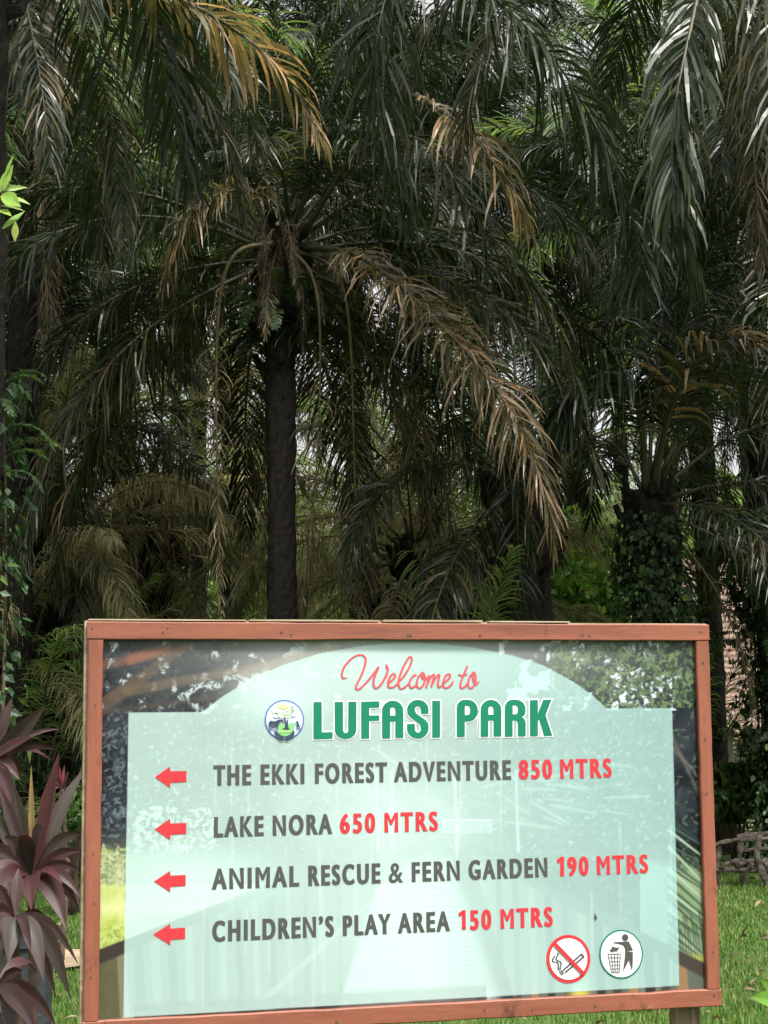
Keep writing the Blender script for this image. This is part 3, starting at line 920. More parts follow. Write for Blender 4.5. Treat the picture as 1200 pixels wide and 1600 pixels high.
ti_plant('lower maroon cordyline head drooping over the dark bin', 6.25, (70, 1090), [
    (70, 1090, 38, 1315, -.15, 120, .08, GY, .6), (90, 1090, 215, 1408, -.15, 110, .13, .06, .6), (90, 1085, 342, 1490, -.05, 100, .17, .12, .4), (90, 1090, 272, 1480, .05, 60, .12, .25, .4),
    (85, 1085, 252, 1145, .1, 50, .08, .25, .4), (70, 1085, 380, 1320, .1, 60, .14, .2, .4), (60, 1090, -60, 1290, -.1, 110, .1, .3, .4), (60, 1090, -70, 1130, .05, 90, .08, .3, .5),
    (75, 1085, 90, 850, .1, 70, .03, .35, .5), (65, 1085, -20, 930, .1, 80, .04, .3, .5), (80, 1090, 150, 1250, -.2, 70, .1, .3, .5)], 18, 2)
ti_plant('taller cordyline at the left edge with long mauve grey leaves pointing up', 6.9, (-50, 330), [
    (-50, 330, 222, 60, .0, 105, -.02, .1, .5), (-50, 330, 155, 220, -.1, 66, .02, .35, .75), (-50, 335, 292, 182, .1, 36, .07, .28, .4), (-50, 335, 288, 285, .05, 56, .08, .25, .4),
    (-50, 340, 98, 428, -.1, 74, .07, .35, .6), (-50, 340, 112, 705, -.2, 95, .14, .28, .6), (-50, 340, 40, 620, -.1, 90, .12, .05, .4), (-50, 330, 60, 30, .1, 80, 0, .2, .4),
    (-50, 330, -20, -40, .1, 90, 0, .2, .4), (-50, 340, 10, 560, .1, 70, .1, .3, .4)], -14, 3)
ti_plant('dark lowest cordyline leaves near the ground in front of the bin', 5.9, (-20, 1430), [
    (-20, 1430, 275, 1620, -.1, 100, .12, .26, .35), (-20, 1430, 180, 1660, -.2, 110, .1, .26, .35), (-20, 1430, 60, 1640, -.1, 120, .08, .1, .35), (-20, 1430, 110, 1350, .1, 70, .05, .3, .4),
    (-20, 1430, -80, 1600, -.1, 110, .08, .3, .4)], -6, 4)
ti_plant('small distant cordyline with pink tips beside the left frame post', 14, (298, 470), [
    (298, 470, 285, 355, .0, 18, 0, .7, .8), (298, 470, 310, 352, .05, 16, 0, .75, .8), (298, 470, 270, 380, .0, 18, .0, .6, .8), (298, 470, 330, 385, .0, 18, .02, .6, .8),
    (298, 470, 250, 430, .0, 20, .05, .3, .5), (298, 470, 350, 430, .0, 20, .05, .3, .5), (298, 470, 240, 500, -.1, 22, .07, .3, .4), (298, 470, 355, 510, -.1, 22, .07, .3, .4), (298, 470, 290, 550, -.2, 22, .08, .3, .4)], 97, 5)

def sprig(label, root_p, stem_pts, leaves, seed, material, name='leafy_plant'):
    rng = np.random.default_rng(seed)
    o = np.array([root_p[0], root_p[1], 0])
    root = empty(name, o)
    tag(root, label, 'plant')
    st = MB()
    P = cr([np.asarray(p) - o for p in stem_pts], 6)
    st.tube(P, np.linspace(.012, .004, len(P)), 6)
    st.build('stem', M_STEM, root)
    for (b, tp_, wd, sag, t0) in leaves:
        mb = MB()
        side = nrm(np.cross(nrm(tp_ - b), CAMDIR + rng.normal(0, .3, 3) + np.array([0, 0, .4])))
        leaf_strip(mb, b - o, tp_ - o, wd, sag, side, t0, t0 + .1, rng, prof=(.15, .7, 1, .95, .7, .35, 0))
        mb.build('leaf', material, root)
    return root
Zl = 11.2
L_ = lambda x, y, d=0: at(x, y, Zl + d)
tr = palmE.location
sp1 = sprig('bright green leaves with one yellow leaf sprouting at the left edge high up', (tr.x + .16, tr.y - .5), [(tr.x + .16, tr.y - .5, 0), L_(-22, 700, .3), L_(-8, 420), L_(0, 330), L_(4, 290)], [
    (L_(0, 300), L_(21, 257), .07, .01, .5), (L_(0, 298), L_(44, 293, .1), .045, .015, .4), (L_(2, 305), L_(33, 324, -.1), .1, .02, .35), (L_(0, 322), L_(38, 330), .05, .02, .7),
    (L_(4, 358), L_(40, 329, .1), .06, .0, .3), (L_(-2, 328), L_(18, 338, -.1), .06, .01, .6), (L_(18, 308), L_(48, 320), .03, .01, .7), (L_(8, 275), L_(22, 240), .03, 0, .5), (L_(-10, 330), L_(-35, 300), .08, .02, .4)], 1, M_BRIGHT)
yl = MB()
leaf_strip(yl, L_(24, 346) - np.array([tr.x + .16, tr.y - .5, 0]), L_(23, 378) - np.array([tr.x + .16, tr.y - .5, 0]), .05, 0, np.array([1.0, .2, 0]), .9, .9, np.random.default_rng(3))
yo = yl.build('leaf', M_BRIGHT, sp1)
yo['label'] = 'withered yellow leaf'
Z5 = 6.0
K_ = lambda x, y, d=0: at(x, y, Z5 + d)
g5 = K_(1235, 1700)
sprig('pale green leaf pair poking in at the bottom right corner', (g5[0], g5[1]), [(g5[0], g5[1], 0), K_(1232, 1650), K_(1226, 1570), K_(1222, 1540)], [
    (K_(1224, 1558), K_(1187, 1530, -.05), .055, .01, .2), (K_(1226, 1568), K_(1172, 1558, -.1), .06, .015, .1), (K_(1224, 1545), K_(1250, 1500), .06, .01, .2), (K_(1228, 1580), K_(1275, 1570), .06, .01, .2)], 2, M_BRIGHT)

# ================================================================== BIN, BENCH, HUT
def lathe(prof, n=36):
    a = np.arange(n) * 2 * math.pi / n
    V = np.concatenate([np.stack([r * np.cos(a), r * np.sin(a), np.full(n, z)], 1) for r, z in prof])
    F = [(i * n + j, i * n + (j + 1) % n, (i + 1) * n + (j + 1) % n, (i + 1) * n + j) for i in range(len(prof) - 1) for j in range(n)]
    return V, F
def bin_():
    p = at(36, 1452, 7.3)
    h = p[2]
    root = empty('litter_bin', (p[0], p[1], 0))
    tag(root, 'dark grey plastic bin with a wide rim half hidden by cordyline leaves', 'bin')
    mb = MB()
    V, F = lathe([(.001, 0), (.105, 0), (.112, .012), (.128, h * .55), (.131, h * .56), (.131, h * .6), (.129, h * .61), (.138, h - .06), (.13, h - .06), (.118, .03), (.001, .03)])
    mb.add(V, F, smooth=False)
    mb.build('body', M_BIN, root)
    mb = MB()
    V, F = lathe([(.1385, h - .075), (.150, h - .07), (.156, h - .008), (.152, h), (.141, h), (.133, h - .008), (.131, h - .07)])
    mb.add(V, F, smooth=False)
    mb.build('rim', M_BIN, root)
bin_()

def bench():
    Z = 21.5
    rng = np.random.default_rng(8)
    o = at(1123, 1385, Z)
    root = empty('rustic_bench', (o[0], o[1], 0), R(-12))
    tag(root, 'rustic garden bench of crooked grey logs on the grass right of the sign', 'bench')
    def log(name, P, r0, r1=None):
        mb = MB()
        Q = cr(P, 5)
        r1 = r1 or r0
        mb.tube(Q, np.linspace(r0, r1, len(Q)) * .8 * (1 + .16 * rng.normal(0, 1, len(Q))), 9, rough=.2, rng=rng, smooth=False)
        return mb.build(name, M_LOG, root)
    for x in (0.02, 1.55):
        log('leg', [(x, 0.02, -.03), (x - .03, 0, .25), (x + .02, .02, .56)], .05, .045)
        log('leg', [(x + .30, .42, -.03), (x + .26, .44, .3), (x + .3, .47, .62)], .048, .04)
    log('leg', [(.64, -.08, -.03), (.56, -.06, .18), (.5, -.03, .40), (.55, .0, .66)], .055, .05)
    log('armrest', [(-.04, -.03, .52), (.2, -.02, .58), (.45, .0, .585), (.7, .0, .6)], .04, .045)
    log('armrest', [(1.52, -.06, .57), (1.6, .2, .6), (1.86, .5, .6)], .042)
    log('seat_rail', [(-.05, -.02, .21), (.5, 0, .2), (1.1, -.02, .22), (1.7, .0, .21)], .04)
    log('seat_rail', [(.2, .44, .24), (.8, .45, .25), (1.9, .45, .24)], .04)
    log('backrest', [(.26, .46, .6), (.9, .5, .66), (1.9, .48, .7)], .045)
    log('backrest', [(.26, .46, .42), (.9, .5, .46), (1.9, .48, .44)], .035)
    for i in range(9):
        x = .06 + i * .18
        log('seat_slat', [(x + rng.uniform(-.02, .02), -.08, .26 + rng.uniform(-.01, .02)), (x + .12, .2, .29), (x + .25, .5, .3)], .045, .04)
bench()

def hut():
    Z = 36.0
    o = at(1010, 1200, Z)
    root = empty('wooden_hut', (o[0], o[1], 0), R(-4))
    tag(root, 'wooden park hut with a steep pinkish roof behind the palms on the right', 'hut')
    sc = Z / FPX
    W0, W1 = -1.9, 2.9
    zr, ze = CAMH + (1204 - 862) * sc, CAMH + (1204 - 1150) * sc
    rf = MB()
    k = 30
    for i in range(k):                          # courses of roof sheets, each lapping the one below
        t0, t1 = i / k, (i + 1) / k
        z0, z1 = ze + (zr - ze) * t0, ze + (zr - ze) * t1
        y0, y1 = -.6 + 2.6 * t0, -.6 + 2.6 * t1
        rf.add([(W0, y0 - .03, z0 + .05), (W1, y0 - .03, z0 + .05), (W1, y1, z1 + .02), (W0, y1, z1 + .02), (W0, y0 - .03, z0), (W1, y0 - .03, z0)],
               [(0, 1, 2, 3), (4, 5, 1, 0)], mat=0)
    rf.add([(W0, 2.0, zr), (W1, 2.0, zr), (W1, 4.6, ze), (W0, 4.6, ze)], [(0, 1, 2, 3)])
    rf.build('roof', M_ROOF, root)
    wl = MB()
    rng = np.random.default_rng(5)
    x = W0 + .25
    while x < W1 - .3:
        wd = rng.uniform(.13, .19)
        if not (1.75 < x < 2.4):
            wl.box((x + wd / 2, rng.uniform(-.008, .008), ze / 2 + .02), (wd - .012, .03, ze), mat=0)
        x += wd
    wl.box((W0 + .26, 2.1, ze / 2), (.03, 4, ze))
    wl.box((W1 - .26, 2.1, ze / 2), (.03, 4, ze))
    wl.box((.5, 4.2, ze / 2), (W1 - W0 - .6, .03, ze))
    wl.build('wall', M_BOARD, root)
    sl = MB()
    for i in range(22):
        sl.box((2.1, .02, .15 + i * (ze - .2) / 22), (.75, .02, .055), [[1, 0, 0], [0, .8, -.6], [0, .6, .8]])
    sl.build('louvre', M_RES, root)
    ps = MB()
    for x in (1.72, 2.5):
        ps.box((x, -.03, ze / 2), (.1, .1, ze))
    ps.build('post', M_BOARD, root)
    br = MB()
    br.tube([(1.75, -.75, ze + .1), (2.05, -.7, ze - .35)], .05, 8)
    br.build('brace', M_PLY, root)
hut()

# ================================================================== THE SIGN
YAW, LEAN = .2441, -.03
AX = np.array([math.cos(YAW), math.sin(YAW), 0])
NN = np.array([math.sin(YAW), -math.cos(YAW), 0])
UP = np.array([0, 0, 1]) * math.cos(LEAN) - NN * math.sin(LEAN)
SN = np.cross(AX, UP)                           # out of the sign's face, towards the viewer
SC0 = np.array([.0706, 5.0, 1.4054])
SW, SH, SB = 1.9167, 1.1583, .0451
foot = SC0 - UP * (SC0[2] / UP[2])
sign = empty('welcome_sign', foot)
sign.matrix_world = Matrix(((AX[0], -SN[0], UP[0], foot[0]), (AX[1], -SN[1], UP[1], foot[1]), (AX[2], -SN[2], UP[2], foot[2]), (0, 0, 0, 1)))
tag(sign, 'park welcome sign with a mint printed panel in a terracotta timber frame', 'sign')
Z0 = SC0[2] / UP[2]                             # height of the panel's middle above its foot along the sign

def uv(px, py, depth=0.0):
    """photo pixel -> place on the sign's face (metres along and up from the panel's middle)"""
    px, py = np.asarray(px, float), np.asarray(py, float)
    d = CF + ((px - 600) / FPX)[..., None] * CR - ((py - 800) / FPX)[..., None] * CU
    k = ((SC0 + SN * depth - CAM) @ SN) / (d @ SN)
    q = CAM + k[..., None] * d - SC0
    return np.stack([q @ AX, q @ UP], -1)

def px_of(u, v):
    P = SC0 + u[..., None] * AX + v[..., None] * UP - CAM
    z = P @ CF
    return 600 + FPX * (P @ CR) / z, 800 - FPX * (P @ CU) / z

# frame: rails run the full width, stiles stand between them
FT = .018                                        # rails stand this far in front of the print
def rail(name, u0, u1, v0, v1, seed, wob=.002):
    rng = np.random.default_rng(seed)
    horiz = (u1 - u0) > (v1 - v0)
    n = 26
    mb = MB()
    t = np.linspace(0, 1, n)
    V = []
    for i in range(n):
        e1, e2, e3 = rng.normal(0, wob * .35, 3)
        c = .003
        if horiz:
            u = u0 + (u1 - u0) * t[i]
            ring = [(v0 + e1, 0), (v0 + e1, -FT + c), (v0 + c + e1, -FT), (v1 - c + e2, -FT), (v1 + e2, -FT + c), (v1 + e2, 0)]
            V += [(u, y, z) for z, y in ring]
        else:
            v = v0 + (v1 - v0) * t[i]
            ring = [(u0 + e1, 0), (u0 + e1, -FT + c), (u0 + c + e1, -FT), (u1 - c + e2, -FT), (u1 + e2, -FT + c), (u1 + e2, 0)]
            V += [(x, y, v) for x, y in ring]
    V = np.array(V) + np.array([0, -.002, Z0])
    F = [(i * 6 + k, i * 6 + (k + 1) % 6, (i + 1) * 6 + (k + 1) % 6, (i + 1) * 6 + k) for i in range(n - 1) for k in range(6)]
    F += [tuple(range(6)), tuple(range((n - 1) * 6, n * 6))]
    mb.add(V, F)
    o = mb.build(name, M_PAINT if horiz else M_PAINT_UP, sign)
    return o
hw, hh = SW / 2, SH / 2
tr_ = rail('top_rail', -hw, hw, hh - SB * 1.12, hh, 1)
br_ = rail('bottom_rail', -hw, hw, -hh, -hh + SB * 1.12, 2)
ls_ = rail('side_stile', -hw + .002, -hw + SB, -hh + SB * 1.12 + .001, hh - SB * 1.12 - .001, 3)
rs_ = rail('side_stile', hw - SB, hw - .002, -hh + SB * 1.12 + .001, hh - SB * 1.12 - .001, 4)
bk = MB()
bk.box((-.003, .019, Z0 + .002), (SW + .006, .034, SH + .004))
bk.build('back_board', M_PLY, sign)
cp = MB()                                        # splintered raw strip lying on top of the frame
rng = np.random.default_rng(4)
for a0, a1, hgt in ((-.955, -.5, .004), (-.49, -.1, .005), (-.09, .22, .006), (.24, .5, .004)):
    cp.box(((a0 + a1) / 2, .006, Z0 + hh + .004 + hgt / 2), (a1 - a0, .045, hgt))
cp.build('capping_strip', M_PLY, sign)
for x in (-hw + .09, hw - .075):
    pm = MB()
    T_ = np.linspace(-.1, Z0 + hh - .08, 14)
    pm.tube(np.stack([np.full(14, x), np.full(14, .085), T_], 1), .047 * (1 + np.random.default_rng(int(x * 50 + 99)).normal(0, .03, 14)), 10, rough=.07, rng=np.random.default_rng(6), smooth=False)
    pm.build('post', M_POST, sign)
# nail heads, sunk and rusty, where the photo shows them
NAILS = [(tr_, [(144, 982), (262, 982), (254, 988), (440, 988), (455, 992), (638, 993), (642, 993), (750, 993), (911, 992), (921, 994), (1095, 987)]),
         (ls_, [(149, 1102), (146, 1334), (147, 1412), (142, 1527)]), (rs_, [(1098, 1036), (1102, 1155), (1104, 1240), (1114, 1488)]),
         (br_, [(232, 1612), (526, 1597), (757, 1578), (831, 1578), (930, 1572), (1116, 1556)])]
for par, pts in NAILS:
    for (x, y) in pts:
        q = uv(x, y, FT + .002)
        mb = MB()
        r_ = .0028 + .0017 * (int(x * 7 + y) % 5) / 4
        mb.tube([(q[0], -FT - .0015, Z0 + q[1]), (q[0], -FT - .0032, Z0 + q[1])], r_, 9, smooth=False)
        o = mb.build('nail', M_IRON, par)

# ---- the printed photograph behind the lettering: colours of the print itself, on a fine sheet
def build_print():
    iw, ih = hw - SB + .004, hh - SB * 1.12 + .004
    nu, nv = 760, 456
    U, Vv = np.meshgrid(np.linspace(-iw, iw, nu), np.linspace(-ih, ih, nv))
    X, Y = px_of(U, Vv)
    rng = np.random.default_rng(12)
    col = np.zeros((nv, nu, 3))
    c3 = lambda r, g, b: np.array(lin(r, g, b))
    def mixin(mask, c):
        m = np.clip(mask, 0, 1)[..., None]
        col[:] = col * (1 - m) + np.asarray(c) * m
    sm = lambda a, b, x: np.clip((x - a) / (b - a), 0, 1) ** 2 * (3 - 2 * np.clip((x - a) / (b - a), 0, 1))
    def seg(x0, y0, x1, y1, w0, w1=None, soft=2.0):
        w1 = w0 if w1 is None else w1
        dx, dy = x1 - x0, y1 - y0
        t = np.clip(((X - x0) * dx + (Y - y0) * dy) / (dx * dx + dy * dy), 0, 1)
        d = np.hypot(X - x0 - t * dx, Y - y0 - t * dy)
        return 1 - sm(-soft, soft, d - (w0 + (w1 - w0) * t) / 2)
    def poly(pts, soft=1.5):
        """soft mask of a convex polygon, clockwise on the photo"""
        m = np.full(X.shape, 1e9)
        for (ax_, ay), (bx, by) in zip(pts, pts[1:] + pts[:1]):
            l = math.hypot(bx - ax_, by - ay)
            m = np.minimum(m, ((bx - ax_) * (Y - ay) - (by - ay) * (X - ax_)) / l)
        return sm(-soft, soft, m)
    def leaves(n, x0, x1, y0, y1, size, colours, alpha=.8, angle=None, aspect=.35):
        sx = (U[0, -1] - U[0, 0]) / nu
        for i in range(n):
            cx, cy = rng.uniform(x0, x1), rng.uniform(y0, y1)
            s = size * rng.uniform(.5, 1.5)
            a = rng.uniform(0, 3.14) if angle is None else angle + rng.normal(0, .25)
            q = uv(cx, cy)
            i0 = int((q[0] + iw) / (2 * iw) * (nu - 1))
            j0 = int((q[1] + ih) / (2 * ih) * (nv - 1))
            k = int(s * 1.3) + 3
            sl = (slice(max(0, j0 - k), max(0, min(nv, j0 + k))), slice(max(0, i0 - k), max(0, min(nu, i0 + k))))
            xx, yy = X[sl] - cx, Y[sl] - cy
            if xx.size == 0:
                continue
            pa, pb = (xx * math.cos(a) + yy * math.sin(a)) / s, (-xx * math.sin(a) + yy * math.cos(a)) / (s * aspect)
            m = (np.clip(1.25 - (pa * pa + pb * pb), 0, .25) * 4 * alpha)[..., None]
            col[sl] = col[sl] * (1 - m) + c3(*colours[rng.integers(len(colours))]) * m
    # dark foliage with bits of sky
    n1 = fbm(X / 38, Y / 38, 3, 4)
    n2 = fbm(X / 9, Y / 9, 8, 4)
    col[:] = c3(28, 33, 46) + (n1 - .5)[..., None] * c3(80, 86, 88)
    leaves(2200, 155, 520, 1000, 1340, 4, [(30, 36, 48), (48, 56, 66), (24, 30, 42), (62, 70, 74)], .8)
    leaves(2200, 820, 1105, 1000, 1560, 4.5, [(36, 44, 50), (58, 76, 66), (28, 34, 46), (84, 100, 84)], .8)
    # sky showing through, upper left arc edge and upper right
    mixin(sm(.63, .74, fbm(X / 16, Y / 16, 31, 4) + .16 * np.exp(-((X - 400) / 70) ** 2 - ((Y - 1050) / 40) ** 2)) * (X < 640) * (Y < 1115), c3(190, 202, 204))
    mixin(sm(.57, .65, fbm(X / 26, Y / 26, 41, 4) + .12 * np.exp(-((X - 985) / 55) ** 2 - ((Y - 1045) / 38) ** 2) - .1 * (X > 1065)) * (X > 780) * (Y < 1110), c3(214, 224, 232))
    leaves(1300, 860, 1085, 1003, 1105, 5, [(48, 66, 52), (84, 108, 74), (36, 46, 50), (112, 134, 92)], .85)
    leaves(700, 160, 500, 1003, 1105, 4, [(34, 40, 50), (70, 70, 62), (28, 34, 44)], .85)
    leaves(150, 160, 200, 1110, 1330, 4, [(120, 132, 140), (90, 100, 112)], .5)
    # branches
    for (a_, b_, c_, d_, w0, w1, cc) in [(158, 1105, 290, 1010, 24, 12, (98, 80, 66)), (200, 1080, 470, 1030, 17, 9, (104, 90, 72)), (160, 1040, 300, 1012, 15, 8, (112, 80, 68)),
                                        (380, 1052, 520, 1010, 14, 18, (120, 104, 86)), (165, 1112, 330, 1090, 8, 5, (78, 66, 60)), (1040, 1130, 1092, 1240, 3, 3, (112, 108, 100)), (1052, 1170, 1085, 1205, 2.5, 2, (120, 116, 106))]:
        mixin(seg(a_, b_, c_, d_, w0, w1, 4) * (.45 + .5 * n2), c3(*cc))
    mixin(seg(205, 1030, 262, 1012, 16, 10, 5) * .55, c3(165, 98, 66))
    # left strip: bush, sunlit lawn, rail
    mixin(sm(1318, 1345, Y + 18 * (n2 - .5)) * (X < 260), c3(104, 128, 78))
    leaves(160, 150, 200, 1325, 1385, 5, [(150, 170, 100), (74, 96, 62), (190, 200, 150)], .7)
    mixin(sm(1378, 1386, Y + 8 * (n2 - .5)) * (X < 700), c3(188, 202, 112) + (n2 - .5)[..., None] * .3)
    mixin(np.exp(-((Y - 1418) / 12) ** 2) * .7 * (X < 400), c3(228, 230, 170))
    leaves(60, 158, 196, 1450, 1500, 4, [(110, 140, 60), (150, 170, 80)], .7)
    # right strip: palm leaf against light
    mixin(sm(1330, 1372, Y + 30 * (n2 - .5) - (X - 1060) * .2) * (X > 1000), c3(140, 164, 126) + (n1 - .5)[..., None] * .2)
    for i in range(34):
        y_ = 1300 + i * 7.5
        mixin(seg(1045, y_ - 22 + rng.normal(0, 5), 1106, y_ + 26 + rng.normal(0, 7), 4.6, 1.6, 1.5) * .85, c3(*[(46, 62, 58), (70, 96, 82), (34, 48, 52), (176, 200, 172)][i % 4]))
    mixin(sm(1486, 1500, Y) * (X > 1030), c3(196, 202, 92))
    for i in range(14):
        mixin(seg(1048 + i * 4, 1440 + rng.normal(0, 10), 1052 + i * 4.5, 1512, 3, 1.5, 1.2) * .7, c3(52, 66, 58))
    mixin(poly([(1030, 1488), (1106, 1528), (1106, 1560), (1030, 1560)], 2), c3(58, 50, 50))
    # wooden walkway: boards run to the middle, rails on both sides
    walk = poly([(640, 1345), (700, 1345), (790, 1600), (430, 1600)], 14)
    mixin(walk * .8, c3(196, 196, 198))
    mixin(walk * (np.sin((Y - 1330) ** 1.35 / 9) > .86) * .75, c3(92, 90, 94))
    dk_l = poly([(150, 1492), (560, 1332), (600, 1350), (520, 1600), (150, 1600)], 2)
    mixin(dk_l * .9, c3(72, 63, 58))
    for i in range(15):
        x_ = 190 + i * 26
        yt = 1486 - (x_ - 160) * .385
        mixin(seg(x_, yt + 16, x_ + 6, 1605, 15 - i * .7, 15 - i * .7, 1.5) * dk_l, c3(*((58, 50, 50) if i % 2 else (128, 122, 104))))
    mixin(seg(150, 1497, 575, 1325, 22, 8, 2), c3(62, 52, 52))
    mixin(seg(372, 1600, 590, 1400, 10, 5, 4) * .5, c3(170, 170, 162))
    dk_r = poly([(735, 1330), (1106, 1512), (1106, 1600), (815, 1600)], 2)
    mixin(dk_r * .9, c3(100, 108, 96))
    for i in range(13):
        x_ = 752 + i * 26
        mixin(seg(x_, 1352 + i * 13, x_ + 8, 1605, 8 + i * .8, 8 + i * .8, 1.5) * dk_r, c3(*((150, 120, 88), (48, 48, 52), (70, 66, 62))[i % 3]))
    mixin(seg(735, 1330, 1108, 1520, 9, 22, 2), c3(72, 64, 60))
    mixin(np.exp(-((X - 905) / 14) ** 2 - ((Y - 1552) / 22) ** 2), c3(200, 196, 92))
    mixin(sm(1541, 1553, Y + (X - 600) * .055) * (X < 760) * (X > 210) * .9, c3(52, 40, 38) + (n2[..., None] - .5) * .1)
    # gate at the far end of the walkway, thin trunks
    mixin(((X > 690) & (X < 770) & (Y > 1280) & (Y < 1302)) * ((np.sin(X * 1.6) > .3) | (np.abs(Y - 1281) < 2)) * .8, c3(240, 240, 236))
    for x_ in (587, 612, 710, 806):
        mixin(seg(x_, 1205, x_ + 4, 1330, 4, 5, 1.5) * .5, c3(240, 240, 225))
    # hazy clearing in the middle
    mixin(np.exp(-((X - 610) / 150) ** 2 - ((Y - 1270) / 70) ** 2) * .4 * (.5 + n1), c3(235, 240, 215))
    mixin(np.exp(-((X - 620) / 260) ** 2 - ((Y - 1020) / 70) ** 2) * .5, c3(235, 242, 238))
    mixin(np.exp(-((X - 435) / 60) ** 2 - ((Y - 1085) / 40) ** 2) * .6, c3(240, 245, 240))
    mixin(np.exp(-((X - 640) / 110) ** 2 - ((Y - 1440) / 120) ** 2) * .3, c3(240, 242, 250))
    mixin(np.exp(-((X - 300) / 120) ** 2 - ((Y - 1370) / 40) ** 2) * .6, c3(250, 250, 215))
    leaves(2600, 200, 1050, 1100, 1340, 3.2, [(210, 225, 205), (70, 90, 90), (170, 190, 170), (90, 110, 110)], .35)
    leaves(60, 560, 1000, 1180, 1290, 26, [(190, 205, 190), (90, 110, 112)], .35, .15, .08)
    leaves(180, 210, 340, 1260, 1330, 5, [(240, 246, 228), (200, 220, 200)], .5)
    # the mint tint printed over the photograph: shouldered board with an arched head
    mint_body = poly([(201, 1113.5), (1050, 1106), (1061.5, 1540), (192.5, 1590)], .9)
    arch_pts = [(201, 1113.5), (317, 1112), (345, 1090), (390, 1062), (440, 1040), (500, 1021), (560, 1010), (620, 1004), (680, 1005), (740, 1012), (800, 1024), (850, 1040), (895, 1065), (925, 1086), (949, 1108), (1050, 1106)]
    ay = np.interp(X, [p[0] for p in arch_pts], [p[1] for p in arch_pts])
    arch = sm(-.9, .9, Y - ay) * (X > 317) * (X < 949) * (Y < 1120)
    mask = np.maximum(mint_body, arch)
    tcol = np.stack([np.interp(X + (Y - 1300) * -.2, [200, 620, 1050], [lin(200, 230, 224)[k], lin(210, 236, 232)[k], lin(180, 218, 216)[k]][0:3]) for k in range(3)], -1)
    lum = np.clip(col @ np.array([.3, .6, .1]), 0, 1)
    over = .60 * tcol * (.64 + .52 * lum[..., None] ** .8) + .06 * (col - lum[..., None])
    mk = mask[..., None]
    col[:] = col * (1 - mk) + np.clip(over, 0, 1) * mk
    # a squashed dark leaf stuck on the vinyl and rain streaks
    mixin(poly([(929, 1426), (933.5, 1434), (930, 1440), (927.5, 1436)], .8) * .9, c3(40, 44, 42))
    for i in range(26):
        x_ = rng.uniform(200, 1090)
        y0 = rng.uniform(1150, 1500)
        mixin(seg(x_, y0, x_ + rng.normal(0, 1), y0 + rng.uniform(40, 170), 3, 1.5, 2) * .09, c3(238, 242, 232))
    col = np.clip(col * np.where(mk > .5, 1, .58), .004, .58)
    V = np.stack([U, np.full(U.shape, -.0005), Vv + Z0], -1).reshape(-1, 3)
    idx = np.arange(nu * nv).reshape(nv, nu)
    F = np.stack([idx[:-1, :-1], idx[:-1, 1:], idx[1:, 1:], idx[1:, :-1]], -1).reshape(-1, 4)
    me = bpy.data.meshes.new('printed_panel')
    me.from_pydata(V, [], F)
    me.materials.append(M_PRINT)
    a_ = me.attributes.new('print', 'FLOAT_COLOR', 'POINT')
    a_.data.foreach_set('color', np.concatenate([col.reshape(-1, 3), np.ones((nu * nv, 1))], 1).astype(np.float32).ravel())
    return link('printed_panel', me, sign)
panel = build_print()

# ---- shapes and letters on the print
LAYER = .0012
def fill(name, outlines, material, layer, parent=None, off=0.0, px=True):
    """filled flat shape (even-odd) from outlines in photo pixels"""
    cu = bpy.data.curves.new(name, 'CURVE')
    cu.dimensions = '2D'
    cu.fill_mode = 'FRONT'
    for P in outlines:
        Q = uv(np.array([p[0] for p in P]), np.array([p[1] for p in P])) if px else np.asarray(P, float)
        area = .5 * np.sum(Q[:, 0] * np.roll(Q[:, 1], -1) - np.roll(Q[:, 0], -1) * Q[:, 1])
        sp = cu.splines.new('POLY')
        sp.points.add(len(Q) - 1)
        for pt, q in zip(sp.points, Q):
            pt.co = (q[0], q[1], 0, 1)
        sp.use_cyclic_u = True
    cu.offset = off
    tmp = bpy.data.objects.new('tmp', cu)
    C.objects.link(tmp)
    bpy.context.view_layer.update()
    me = bpy.data.meshes.new_from_object(tmp.evaluated_get(bpy.context.evaluated_depsgraph_get()))
    bpy.data.objects.remove(tmp)
    bpy.data.curves.remove(cu)
    return finish_flat(name, me, material, layer, parent)

def finish_flat(name, me, material, layer, parent=None):
    me.transform(Matrix(((1, 0, 0, 0), (0, 0, 1, -.0005 - layer * LAYER), (0, 1, 0, Z0), (0, 0, 0, 1))))
    me.materials.clear()
    me.materials.append(material)
    me.name = name
    return link(name, me, parent or panel)

def thicken(P, sgn):
    """move a closed outline one unit outwards, mitres kept short"""
    e0 = nrm(P - np.roll(P, 1, 0))
    e1 = nrm(np.roll(P, -1, 0) - P)
    n0 = np.stack([e0[:, 1], -e0[:, 0]], 1) * sgn
    n1 = np.stack([e1[:, 1], -e1[:, 0]], 1) * sgn
    d = np.clip(np.sum(n0 * n1, 1), -.5, 1)
    Q = P + (n0 + n1) / (1 + d)[:, None]
    for _ in range(40):                         # drop corners that turned inside out
        eo, en = np.roll(P, -1, 0) - P, np.roll(Q, -1, 0) - Q
        bad = np.where(np.sum(eo * en, 1) <= 0)[0]
        if len(bad) == 0 or len(Q) < 6:
            break
        b = bad[0]
        c = (b + 1) % len(Q)
        Q[b] = (Q[b] + Q[c]) / 2
        P = np.delete(P, c, 0)
        Q = np.delete(Q, c, 0)
    return Q

